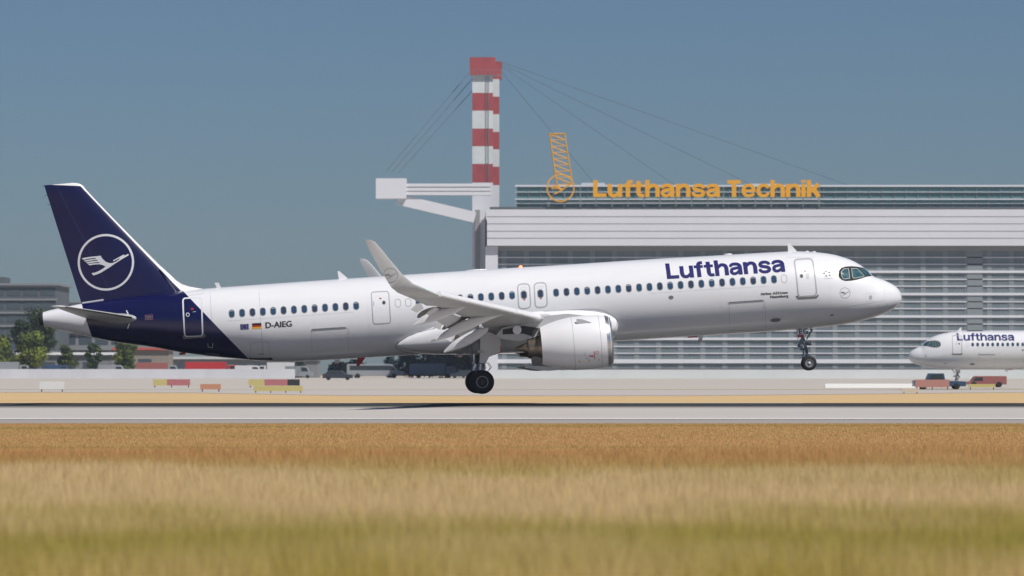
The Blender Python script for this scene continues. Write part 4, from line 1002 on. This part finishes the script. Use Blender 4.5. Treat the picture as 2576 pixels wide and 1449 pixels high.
hb('hangar_body', 'soffit', HB().box(X0 + .5, X1, HY + 1.2, HY + 90, g0, hz(527)))
hb('fascia', 'clad', HB().box(X0 - .5, X1, HY - 1.5, HY + 1.1, hz(618.5), hz(527.5)))
j = HB()
for v in (545.4, 563.4, 582, 599.6): j.box(X0 - .5, X1, HY - 1.53, HY - 1.50, hz(v) - .07, hz(v) + .07)
j.box(X0 - .4, X1, HY - 1.35, HY + .3, hz(619.6), hz(618.6)); hb('fascia_joint', 'joint', j)
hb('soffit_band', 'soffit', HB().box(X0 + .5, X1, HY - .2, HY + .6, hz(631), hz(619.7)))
hb('roof_glazing', 'teal', HB().box(hx(1300), X1, HY + 8, HY + 80, hz(520), hz(463)))
hb('roof_slab', 'dkjoint', HB().box(X0, X1, HY - .4, HY + 85, hz(527.4), hz(520.5)))
r = HB()
for v, t in ((463, .35), (497, .22), (479, .10), (508, .08)): r.box(hx(1300) - .3, X1, HY + 7.6, HY + 8.1, hz(v) - t / 2, hz(v) + t / 2)
hb('roof_glazing_rail', 'clad2', r)
p = HB(); x = hx(1300)
while x < X1: p.box(x, x + .12, HY + 7.8, HY + 8.05, hz(520), hz(463)); x += 2.2
hb('roof_glazing_mullion', 'postgrey', p)
hb('door_glazing', 'hglass', HB().box(X0 + 1.5, X1, HY + .6, HY + 1.2, hz(928), hz(631)))
tk = HB(); th = HB()
for k in range(5):
    v = 683.5 + 56.3 * k; tk.box(X0 + 1.5, X1, HY + .25, HY + .62, hz(v + (3 if k < 4 else 5)), hz(v - (3 if k < 4 else 5)))
    for dv in (19.2, 36.4):
        if k < 4: th.box(X0 + 1.5, X1, HY + .4, HY + .61, hz(v + dv) - .09, hz(v + dv) + .09)
for v in (647.4, 664.5): th.box(X0 + 1.5, X1, HY + .4, HY + .61, hz(v) - .09, hz(v) + .09)
hb('door_rail', 'clad2', tk); hb('glazing_bar', 'clad2', th)
ps = HB(); x = X0 + 2.2; i = 0
while x < X1: ps.box(x, x + .95, HY + .52, HY + .63, hz(928), hz(631)); x += 4.08
hb('door_mullion', 'postgrey', ps)
ps = HB(); x = X0 + 2.2
while x < X1:
    for q in (1, 2, 3): ps.box(x + .9 + q * .78, x + .95 + q * .78, HY + .56, HY + .61, hz(928), hz(631))
    x += 4.08
hb('fine_mullion', 'postgrey', ps)
hb('corner_pier', 'clad', HB().box(X0 - .8, X0 + 1.5, HY - .6, HY + 1.1, g0, hz(619.8)))
hb('corner_pier_recess', 'clad', HB().box(X0 - 3.2, X0 - .82, HY + 2, HY + 60, g0, hz(527)))
hb('door_post', 'postgrey', HB().box(hx(2433), hx(2473), HY + .40, HY + .50, hz(928), hz(631.2)))
hb('roof_equipment', 'clad', HB().box(hx(1465), hx(1525), HY + 12, HY + 16, hz(463), hz(453)).box(hx(1890), hx(1975), HY + 14, HY + 18, hz(463), hz(454)))
# white cantilever beam at the corner
be = HB()
be.box(hx(1015), X0 + .2, HY + 1, HY + 4, hz(490), hz(461)); be.box(hx(945), hx(1022), HY + .6, HY + 4.4, hz(499), hz(448))
hb('cantilever_beam', 'clad2', be)
hb('beam_joint', 'dkjoint', HB().box(hx(1022.5), X0 + .1, HY + .95, HY + .99, hz(470.4), hz(469)).box(hx(1022.5), X0 + .1, HY + .95, HY + .99, hz(480.6), hz(479.6)))
hb('cantilever_strut', 'clad2', HB().beam((hx(1000), HY + 2.5, hz(500)), (hx(1195), HY + 2.5, hz(546)), 2.2, 2.0))
hb('shaded_wall_strip', 'soffit', HB().box(hx(1195), hx(1207), HY + 1.5, HY + 1.95, hz(680), hz(527)))  # dark grey strip put in for the shade on the side wall
# low pale wall
wl_ = MB().box(hx(1245), hx(2900), HY - 9, HY - 8.6, gz(HY - 9), hz(930)).build('apron_wall', mat('pale_concrete_wall', (.66, .70, .70), .7, noise=.12, nscale=.1), None)
tag(wl_, 'long low pale concrete wall at the foot of the hangar doors', 'wall')
# pylon
py = thing('mast_pylon', 'tall red and white banded pylon rising behind the hangar corner', 'pylon', (hx(1222), HY + 30, gz(HY + 30)))
def pb(name, m, mb):
    o = mb.build(name, m, py); o.data.transform(Matrix.Translation((-py.location.x, -py.location.y, -py.location.z))); return o
def dx(u, d): return (u - 1288) * d / F
def dz(v, d): return CH + (HZ - v) * d / F
vb = [143, 188, 233, 278, 323, 367.6, 412, 459, 504, 549]
for (ua, ub, d) in ((1188, 1240, HD + 28), (1210, 1256, HD + 40)):
    for k in range(7):
        b = MB(); w0 = .5 if k == 0 else 0
        b.box(dx(ua, d) - w0, dx(ub, d) + w0, d - D0, d - D0 + 3.4, dz(vb[k + 1], HD + 28), dz(vb[k], HD + 28) - (.0))
        o = pb('mast_band', M['sredd'] if k % 2 == 0 else M['swhite'], b)
    pb('mast_foot', M['clad'], MB().box(dx(ua, d), dx(ub, d), d - D0, d - D0 + 3.4, gz(d - D0), dz(vb[7], HD + 28) - .01))
pb('mast_crossbar', M['sredd'], MB().box(dx(1195, HD + 28), dx(1230, HD + 28), HD + 31.5 - D0, HD + 40 - D0, dz(160, HD + 28), dz(150, HD + 28)).box(dx(1195, HD + 28), dx(1230, HD + 28), HD + 31.5 - D0, HD + 40 - D0, dz(420, HD + 28), dz(412.5, HD + 28)))
pl = MB(); dd = HD + 28; z_ = dz(190, dd)
pl.box(dx(1182, dd), dx(1262, dd), dd - D0 - .6, dd - D0 - .02, z_, z_ + .12)
for u in range(1182, 1263, 10): pl.tube((dx(u, dd), dd - D0 - .55, z_ + .12), (dx(u, dd), dd - D0 - .55, z_ + 1.2), .03, n=5)
pl.box(dx(1182, dd), dx(1262, dd), dd - D0 - .58, dd - D0 - .52, z_ + 1.15, z_ + 1.2)
pb('mast_platform', M['postgrey'], pl)
la = MB()
for u in (1222, 1229): la.box(dx(u, dd) - .03, dx(u, dd) + .03, dd - D0 - .14, dd - D0 - .08, dz(455, dd), z_)
z2 = dz(455, dd)
while z2 < z_: la.box(dx(1222, dd), dx(1229, dd), dd - D0 - .13, dd - D0 - .09, z2, z2 + .05); z2 += .5
pb('mast_ladder', M['postgrey'], la)
cb = MB(); dd = HD + 40
for (a, b) in (((1190, 170), (985, 452)), ((1190, 195), (1000, 452)), ((1190, 225), (1015, 455))): cb.tube((dx(a[0], dd), dd - D0, dz(a[1], dd)), (dx(b[0], dd), HY + 3, dz(b[1], dd)), .06, n=6)
for (b, s) in (((1700, 462), 165), ((1900, 464), 160), ((2150, 466), 155), ((1500, 462), 180)): cb.tube((dx(1262, dd), dd - D0, dz(s, dd)), (dx(b[0], dd), dd + 6 - D0, dz(b[1], dd)), .04, n=6)
pb('stay_cable', M['dkjoint'], cb)
# orange roof sign
sgn_ = thing('roof_sign', 'orange company lettering and round crane emblem standing on the hangar roof', 'sign', (hx(1410), HY - 1.0, hz(508)))
def sgpart(name, d2, m, yo):
    vs = [(x, yo - o * 8, z) for x, z, o in d2.v]; n = len(vs)
    o = link_mesh(name, [(x - sgn_.location.x, y - sgn_.location.y, z - sgn_.location.z) for x, y, z in vs], d2.f, m, sgn_)
    s = o.modifiers.new('s', 'SOLIDIFY'); s.thickness = .25; s.offset = 0; return o
d = D2(1.0)
wtot = sum(GL[c][0] for c in 'Lufthansa Technik'); un = (hx(2066) - hx(1492)) / wtot
xx = hx(1492)
for ch in 'Lufthansa Technik':
    if ch != ' ': d = D2(1.0); word(d, ch, (xx, hz(496)), un); sgpart('sign_letter', d, M['orange'], HY - 1.0)
    xx += GL[ch][0] * un
d = D2(1.0); ku = (hx(1445) - hx(1375)) / 1260
rm_ = lambda x, y: (hx(1410) + (x - 688) * ku, hz(473) - (y - 720) * ku)
d.ribbon([rm_(688 + 607 * math.cos(a), 720 + 607 * math.sin(a)) for a in np.linspace(0, 2 * math.pi, 49)[:-1]], 60 * ku, closed=True); d.poly([rm_(*p_) for p_ in BODY]); [d.poly([rm_(*p_) for p_ in f]) for f in FEATH]
sgpart('sign_emblem', d, M['orange'], HY - 1.0)
fr = MB()
for u in range(1380, 2070, 40): fr.box(hx(u) - .08, hx(u) + .08, HY - .8, HY - .6, hz(520.4), hz(470))
fr.box(hx(1375), hx(2066), HY - .85, HY - .55, hz(510) - .1, hz(510) + .1)
o = fr.build('sign_frame', M['postgrey'], sgn_); o.data.transform(Matrix.Translation(-sgn_.location))
# orange lattice boom behind the roof
lat = thing('crane_boom', 'thin orange lattice crane boom leaning behind the hangar roof', 'crane', (dx(1420, HD + 60), HD + 60 - D0, gz(HD + 60 - D0)))
dd = HD + 60; lb = MB(); A_ = [(1383, 336), (1420, 336), (1440, 462), (1400, 462)]
q = [Vector((dx(u, dd), dd - D0, dz(v, dd))) for u, v in A_]; q2 = [p_ + Vector((0, 2.6, 0)) for p_ in q]
low = [Vector((dx(1412, dd), dd - D0, gz(dd - D0))), Vector((dx(1455, dd), dd - D0, gz(dd - D0)))]
for a, b in ((q[0], q[3]), (q[1], q[2]), (q2[0], q2[3]), (q2[1], q2[2]), (q[0], q[1]), (q2[0], q2[1]), (q[0], q2[0]), (q[1], q2[1])): lb.tube(a, b, .13, n=6)
for k in range(8):
    a = q[0].lerp(q[3], k / 8); b = q[1].lerp(q[2], (k + 1) / 8); c = q[1].lerp(q[2], k / 8); lb.tube(a, b, .08, n=5); lb.tube(a, c, .08, n=5)
    a = q2[0].lerp(q2[3], k / 8); b = q2[1].lerp(q2[2], (k + 1) / 8); lb.tube(b, a, .08, n=5)
o = lb.build('lattice_boom', M['orange'], lat); o.data.transform(Matrix.Translation(-lat.location))
o = MB().beam(q[3].lerp(q[2], .5) + Vector((0, 1.3, 0)), low[0].lerp(low[1], .5) + Vector((0, 1.3, 0)), 2.5, 2.5).build('boom_base', M['orange'], lat); o.data.transform(Matrix.Translation(-lat.location))

# =================================================================== background on the left
M['bgrey'] = mat('grey_facade', (.10, .115, .13), .6, noise=.2, nscale=.1)
M['bglass'] = mat('facade_glass', (.07, .09, .11), .2)
M['bband'] = mat('pale_floor_band', (.22, .235, .25), .6)
def office(name, label, ua, ub, vt, d, floors, m1='bgrey', depth=30, roofs=True):
    gy = gz(d - D0); x0, x1 = dx(ua, d), dx(ub, d); zt = dz(vt, d); y0 = d - D0
    t = thing(name, label, 'building', ((x0 + x1) / 2, y0, gy)); loc = t.location.copy()
    def P(nm, mm, mb): o = mb.build(nm, M[mm], t); o.data.transform(Matrix.Translation(-loc)); return o
    P('wall', m1, MB().box(x0, x1, y0, y0 + depth, gy, zt))
    b = MB(); n = floors; hh = (zt - gy) / n; wn = []
    for k in range(n):
        z = gy + hh * k
        b.box(x0 - .3, x1 + .3, y0 - .35, y0 - .01, z + hh * .86, z + hh * 1.0 - .002)
        w_ = x0 + .6
        while w_ < x1 - 3.0: wn.append(MB().box(w_, w_ + 2.9, y0 - .06, y0 + .1, z + hh * .22, z + hh * .80)); w_ += 3.6
    P('floor_band', 'bband', b); [P('window', 'bglass', g) for g in wn[-100:]]
    P('roof', 'bband', MB().box(x0 - .6, x1 + .6, y0 - .6, y0 + depth + .4, zt + .01, zt + .45))
    if roofs: P('roof_plant_room', m1, MB().box(x0 + (x1 - x0) * .2, x0 + (x1 - x0) * .55, y0 + 6, y0 + 16, zt + .46, zt + 1.9))
    return t
office('office_block', 'dark grey office block with pale floor bands at the left edge', -160, 140, 718, 980, 7)
office('office_block', 'paler hazy block just behind the airliner tail', 141, 260, 762, 1120, 6, 'bband', roofs=False)
office('low_terminal', 'low pale glass building behind the bushes under the airliner tail', 110, 420, 838, 1020, 3, 'bband', roofs=False)
def shed(name, label, ua, ub, vt, d, wallm, roofm, depth=12):
    gy = gz(d - D0); x0, x1 = dx(ua, d), dx(ub, d); zt = dz(vt, d); y0 = d - D0
    t = thing(name, label, 'building', ((x0 + x1) / 2, y0, gy)); loc = t.location.copy()
    def P(nm, mm, mb): o = mb.build(nm, mm, t); o.data.transform(Matrix.Translation(-loc)); return o
    P('wall', wallm, MB().box(x0, x1, y0, y0 + depth, gy, zt - .6))
    rp = MB(); n = 4
    rp.add([(x0 - .5, y0 - .6, zt - .55), (x1 + .5, y0 - .6, zt - .55), (x1 + .5, y0 + depth + .6, zt - .55), (x0 - .5, y0 + depth + .6, zt - .55), (x0 - .5, y0 + depth / 2, zt), (x1 + .5, y0 + depth / 2, zt)], [(0, 1, 5, 4), (3, 4, 5, 2), (0, 4, 3), (1, 2, 5), (0, 3, 2, 1)])
    P('roof', roofm, rp); w_ = x0 + 1
    while w_ < x1 - 4: P('roller_door', M['bglass'], MB().box(w_, w_ + 2.8, y0 - .05, y0 + .1, gy + .3, gy + (zt - gy) * .62)); w_ += 4.2
    return t
m_rr = mat('red_roof', (.42, .07, .035), .6, noise=.3, nscale=.3); m_wr = mat('white_roof', (.62, .62, .60), .5); m_gw = mat('grey_shed', (.22, .23, .24), .7, noise=.2, nscale=.3); m_bw = mat('brownish_wall', (.25, .22, .19), .8)
shed('service_shed', 'long low shed with orange red roof beneath the blue tail', 285, 425, 874, 960, m_bw, m_rr)
shed('service_shed', 'long white roofed shed left of the red roofed one', 40, 282, 886, 935, m_gw, m_wr)
shed('service_shed', 'pale flat shed behind the red fire truck', 430, 800, 897, 990, m_gw, mat('pale_shed_roof', (.40, .40, .38), .6))
fw = MB().box(dx(-120, 848), dx(742, 848), 611, 611.3, gz(611), dz(928.5, 848)).build('perimeter_wall', mat('white_wall', (.64, .65, .69), .6, noise=.15, nscale=.2, stretch=(1, 1, .3)), None)
tag(fw, 'long low white wall at the left beyond the taxiway', 'wall')

# trees
M['bark'] = mat('bark', (.09, .07, .05), .9)
def tree(label, u, vt, d, wpx_, seed, col, col2, trunk=.25, name='broadleaf_tree', n=5200, group='trees by the left buildings', leaf=.5):
    r = np.random.default_rng(seed); gy = gz(d - D0); X = dx(u, d); top = dz(vt, d) - gy; W = wpx_ * d / F / 2
    t = thing(name, label, 'tree' if 'bush' not in name else 'bush', (X, d - D0, gy), group)
    tb = MB(); th_ = top * .8; tb.tube((0, 0, -.1), (.1, 0, th_), top * .025, top * .008, 8)
    for k in range(6):
        a = r.random() * 6.28; z0 = top * (trunk + .08 * k); tb.tube((.02, 0, z0), (math.cos(a) * W * .6, math.sin(a) * W * .6, z0 + top * .22), top * .011, top * .004, 6)
    tb.build('trunk', M['bark'], t, True)
    # clumps
    nc = 22; cl = []
    for k in range(nc):
        a = r.random() * 6.28; q = r.random() ** .5 * .72; zz = top * (trunk + (1 - trunk) * (.12 + .78 * r.random())); sh = math.sin(math.pi * min(max((zz / top - trunk) / (1 - trunk), .08), .96)) ** .6
        cl.append((math.cos(a) * q * W * sh, math.sin(a) * q * W * sh, zz, W * (.28 + .22 * r.random())))
    vs = []; fs = []; fm = []
    for i in range(n):
        c = cl[i % nc]; dv = r.normal(size=3); dv /= np.linalg.norm(dv); rad = c[3] * (.5 + .6 * r.random())
        p = np.array(c[:3]) + dv * rad * np.array([1, 1, .8]); p[2] = min(max(p[2], .15), top); s = leaf * (.6 + .8 * r.random())
        a = r.normal(size=3); a /= np.linalg.norm(a); b = np.cross(a, dv); b /= (np.linalg.norm(b) + 1e-6)
        k = len(vs); vs += [p - a * s * .5, p + b * s * .35, p + a * s * .5, p - b * s * .35]; fs.append((k, k + 1, k + 2, k + 3)); fm.append(0 if (i % nc) % 3 else 1)
    link_mesh('crown', vs, fs, col, t, False, [col, col2], fm)
    return t
gl = mat('leaves_green', (.075, .10, .03), .8, spec=.2); gd_ = mat('leaves_dark', (.035, .055, .03), .8, spec=.2); gb = mat('leaves_bright', (.16, .20, .035), .8, spec=.2); gn = mat('leaves_bluish', (.035, .06, .07), .8, spec=.2)
tree('dark tall tree in front of the grey office block', 112, 772, 940, 120, 1, gd_, gl)
tree('darkest narrow tree behind the airliner exhaust cap', 60, 800, 950, 70, 2, gd_, gd_)
tree('bright yellow green bush at the far left edge', 8, 842, 925, 80, 3, gb, gl, .05, 'leafy_bush')
tree('bright green bush below the airliner tail cone', 78, 834, 925, 95, 4, gb, gl, .05, 'leafy_bush')
tree('small dark bush left of the red roofed shed', 170, 866, 925, 60, 5, gl, gd_, .05, 'leafy_bush', n=1400)
tree('round green tree under the navy tail', 312, 852, 930, 70, 6, gl, gb, .12)
tree('small tree next to the red shed roof', 236, 862, 928, 46, 7, gd_, gl, .12, n=1400)
k = 0
for (u, vt, wd) in ((985, 898, 70), (1035, 886, 90), (1080, 880, 95), (1125, 884, 90), (1165, 890, 70), (1195, 884, 60), (900, 906, 80), (850, 912, 60), (745, 910, 55)):
    names = ['low dark tree leftmost of the row left of the main wheels', 'rounded dark tree second in the row left of the main wheels', 'tallest dark tree in the row left of the main wheels', 'dark tree fourth in the row, beside the landing gear door', 'dark tree directly behind the main landing gear', 'dark tree touching the hangar corner', 'lone dark shrub between the belly antennas and the tree row', 'small shrub under the orange belly antenna', 'small shrub behind the white vans']
    tree(names[k], u, vt, 905 + 6 * (k % 3), wd, 20 + k, gn, gd_, .08, n=1700, group='dark tree row left of the hangar'); k += 1

# vehicles
M['tyre2'] = M['rubber']; M['vglass'] = mat('vehicle_glass', (.03, .04, .05), .15)
M['lamp'] = mat('lamp_lens', (.6, .6, .55), .2)
def vehicle(kind, label, u, d, color, length=5, height=2.2, group='vehicles parked beyond the taxiway', flip=1, box=None):
    gy = gz(d - D0) + .02; X = dx(u, d)
    name = {'van': 'parked_van', 'car': 'parked_car', 'truck': 'box_truck', 'tug': 'aircraft_tug', 'fire': 'fire_truck', 'bus': 'apron_bus'}[kind]
    t = thing(name, label, {'van': 'van', 'car': 'car', 'truck': 'truck', 'tug': 'tug', 'fire': 'fire truck', 'bus': 'bus'}[kind], (X, d - D0, gy), group)
    L_ = length / 2; Wd = 1.0 if kind != 'tug' else 1.3; c = .32 if kind in ('car', 'van', 'tug') else .45
    f = flip
    if kind == 'car': pr_ = [(-L_, c), (L_, c), (L_, height * .55), (L_ * .55, height * .62), (L_ * .25, height), (-L_ * .55, height), (-L_ * .85, height * .66), (-L_, height * .6)]; gls = [(L_ * .50, height * .64), (L_ * .23, height * .93), (-L_ * .52, height * .93), (-L_ * .75, height * .66)]
    elif kind in ('van', 'bus'): pr_ = [(-L_, c), (L_, c), (L_, height * .45), (L_ * .78, height * .55), (L_ * .6, height * .95), (L_ * .5, height), (-L_ * .97, height), (-L_, height * .95)]; gls = [(L_ * .70, height * .56), (L_ * .56, height * .88), ((-L_ * .9) if kind == 'bus' else L_ * .2, height * .88), ((-L_ * .9) if kind == 'bus' else L_ * .2, height * .56)]
    elif kind == 'tug': pr_ = [(-L_, c), (L_, c), (L_, height * .5), (L_ * .2, height * .55), (L_ * .15, height), (-L_ * .4, height), (-L_ * .5, height * .6), (-L_, height * .55)]; gls = [(L_ * .12, height * .6), (L_ * .10, height * .93), (-L_ * .35, height * .93), (-L_ * .4, height * .62)]
    else: pr_ = [(L_ * .55, c), (L_, c), (L_, height * .5), (L_ * .92, height * .8), (L_ * .55, height * .8)]; gls = [(L_ * .95, height * .5), (L_ * .88, height * .74), (L_ * .65, height * .74), (L_ * .65, height * .5)]
    bd_ = MB().prism([(x * f, z) for x, z in pr_], -Wd, Wd).build('body', color, t)
    bv = bd_.modifiers.new('b', 'BEVEL'); bv.width = .06; bv.segments = 2
    MB().prism([(x * f, z) for x, z in gls], -Wd - .012, Wd + .012).build('side_window', M['vglass'], t)
    if kind in ('truck', 'fire'):
        b = MB().box(min(-L_ * f, L_ * .5 * f), max(-L_ * f, L_ * .5 * f), -Wd - .1, Wd + .1, c + .2, height).build('cargo_box', box or color, t); bv = b.modifiers.new('b', 'BEVEL'); bv.width = .05
        MB().box(min(-L_ * f, L_ * .55 * f) + .05, max(-L_ * f, L_ * .55 * f) - .02, -.5, .5, c - .05, c + .19).build('chassis', M['dark'], t)
    rr = c * 1.02
    for xx in (-L_ * .62, L_ * .64):
        for s in (-1, 1):
            w_ = MB().lathe([(-.12, rr * .55), (-.13, rr * .9), (-.08, rr), (.08, rr), (.13, rr * .9), (.12, rr * .55)], (xx * f, s * (Wd - .05), rr), (0, 1, 0), 20, True).build('wheel', M['rubber'], t, True)
    for s in (-.7, .7): MB().box(L_ * f - .03, L_ * f + .03, s * Wd - .15, s * Wd + .15, height * .3, height * .38).build('headlight', M['lamp'], t)
    return t
vw = mat('vehicle_white', (.62, .62, .63), .4, coat=.3); vr = mat('vehicle_red', (.45, .025, .03), .4, coat=.3); vd = mat('vehicle_dark', (.03, .035, .05), .35, coat=.4); vs_ = mat('vehicle_silver', (.28, .30, .32), .35, coat=.3); vb_ = mat('vehicle_blue', (.03, .07, .15), .4, coat=.3); vy = mat('vehicle_yellow', (.6, .42, .03), .4)
V = [('truck', 'grey box truck at the far left edge', 22, 885, vs_, 8, 3.1, 1, vs_), ('car', 'dark car near the left edge behind the white wall', 90, 880, vd, 4.6, 1.9, 1, None), ('van', 'dark blue van between two dark cars', 148, 882, vb_, 5.2, 2.5, 1, None),
     ('car', 'black car left of the silver van', 215, 880, vd, 4.6, 1.9, -1, None), ('van', 'silver van under the tail of the airliner', 285, 884, vs_, 5.6, 2.5, 1, None), ('truck', 'dull red box truck under the rear door of the airliner', 395, 886, vs_, 8, 3.0, 1, mat('faded_red', (.30, .10, .09), .6)),
     ('fire', 'bright red fire truck right of the dull red truck', 535, 884, vr, 10.5, 3.1, 1, vr), ('van', 'white van right of the fire truck', 628, 880, vw, 5.6, 2.4, 1, None), ('truck', 'white box truck below the flags on the fuselage', 695, 884, vw, 7, 3.0, -1, vw),
     ('van', 'grey van behind the end of the white wall', 752, 876, vs_, 5.2, 2.3, 1, None), ('bus', 'pale apron bus under the rear cargo door', 945, 880, vs_, 11, 2.7, 1, None), ('car', 'dark blue car alone on the apron below the belly antennas', 850, 760, vd, 5.0, 1.6, 1, None),
     ('truck', 'dark blue truck in front of the tree row', 1090, 870, vb_, 9, 2.8, 1, vb_), ('car', 'black car parked right of the dark blue truck', 1165, 850, vd, 4.8, 1.5, -1, None)]
for kind, lab, u, d_, c_, ln_, h_, fl, bx in V: vehicle(kind, lab, u, d_, c_, ln_, h_, flip=fl, box=bx)

# taxiway signs
def signb(label, u, d, segs, h=.9, zb=.25):
    gy = gz(d - D0) + .02; tot = sum(s[0] for s in segs); t = thing('taxiway_sign', label, 'sign', (dx(u, d), d - D0, gy), 'signs along the taxiway')
    x = -tot / 2
    for wd, m in segs: MB().box(x, x + wd - .02, -.12, .12, zb, zb + h).build('sign_panel', m, t); x += wd
    f = MB(); n = max(2, int(tot / 1.5) + 1)
    for i in range(n): xx = -tot / 2 + .2 + (tot - .4) * i / (n - 1); f.tube((xx, 0, 0), (xx, 0, zb), .05, n=8)
    f.build('leg', M['dark'], t); return t
sr = mat('sign_red', (.42, .15, .16), .5); sy = mat('sign_yellow', (.52, .44, .17), .5); sw = mat('sign_white', (.66, .66, .64), .5); sk = mat('sign_black', (.03, .03, .03), .5); so_ = mat('sign_orange', (.50, .24, .14), .5)
signb('red and yellow sign left of the wheels, under the rear door', 432, 520, [(1.6, sy), (2.6, sr)], .7)
signb('yellow, red and black sign under the rear cargo door', 690, 520, [(1.8, sy), (2.6, sr), (1.4, sk)], .7)
signb('small orange sign board in front of the golden verge', 530, 445, [(2.0, so_)], .5)
signb('long yellow sign beside the small orange one', 700, 430, [(4.6, sy)], .5, .15)
signb('plain white board standing on the golden verge at left', 131, 445, [(2.4, sw)], .75)
signb('pale board on the golden verge at right', 2290, 420, [(1.6, mat('sign_pale', (.55, .5, .4), .5))], .35, .1)
signb('orange board beside the nose wheel of the parked airliner', 2345, 480, [(3.6, mat('sign_salmon', (.42, .20, .16), .5))], .8)
signb('yellow sign under the parked airliner', 2470, 478, [(2.8, sy)], .35)
bar = MB().box(-5.2, 5.2, -.4, .4, .08, .55).build('barrier_block', sw, None); bar.location = (dx(2195, 500), 500 - D0, gz(500 - D0) + .02)
tag(bar, 'long low white barrier left of the parked airliner', 'barrier')
for v in bar.data.vertices:
    if v.co.z > .3: v.co.y *= .5

# ---- second airliner, parked facing left
skip = ('airline_name', 'registration', 'type_lettering', 'town_name', 'alliance_lettering', 'alliance_star', 'european_flag', 'german_flag', 'crane_emblem', 'door_lettering')
PD = 492.0
plane2 = thing('airliner', 'white airliner parked on the apron at the right edge, facing left', 'airliner')
SCL = 1.0
plane2.location = (dx(2284, PD) + (XN) * SCL, PD - D0, gz(PD - D0) + .02 - .15); plane2.scale = (-SCL, SCL, SCL)
def ctree(o, par):
    for ch in list(o.children):
        if ch.name.split('.')[0] in skip: continue
        c = ch.copy(); COL.objects.link(c); c.parent = par; ctree(ch, c)
ctree(plane, plane2)
for ch in plane2.children:      # legs compressed under the parked weight
    if ch.name.startswith('main_landing_gear'): ch.location.z = .15 - (wc[1] - .607)
    if ch.name.startswith('nose_landing_gear'): ch.location.z = .15 - (nw[1] - .385)
d = D2(.05); word(d, 'Lufthansa', (XN - 11.2, p0[1] + .05), unit, 0)
xs_ = [v[0] for v in d.v]; c0 = min(xs_) + max(xs_); d.v = [(c0 - a, b, o_) for a, b, o_ in d.v]
d.lay('airline_name', M['letter'], plane2, fF)
vehicle('tug', 'dark blue pushback tug under the nose of the parked airliner', 2362, 488, vb_, 5.5, 1.7, group='ground equipment by the parked airliner', flip=1)
vehicle('van', 'red service van behind the nose wheel of the parked airliner', 2480, 530, mat('faded_red_van', (.28, .10, .09), .5), 4.6, 1.3, group='ground equipment by the parked airliner', flip=-1)

# =================================================================== summer haze over the airfield
hz_ = MB().box(-4200, 4200, -700, 4200, -3, 110).build('haze', M['white'], None)
struct(hz_, 'stuff'); hm = bpy.data.materials.new('haze_air'); hm.use_nodes = True; t = hm.node_tree; t.nodes.clear()
pv = t.nodes.new('ShaderNodeVolumePrincipled'); pv.inputs['Color'].default_value = (.80, .92, 1, 1); pv.inputs['Density'].default_value = .00012; pv.inputs['Anisotropy'].default_value = .3
ho = t.nodes.new('ShaderNodeOutputMaterial'); t.links.new(pv.outputs[0], ho.inputs['Volume']); hz_.data.materials.clear(); hz_.data.materials.append(hm)
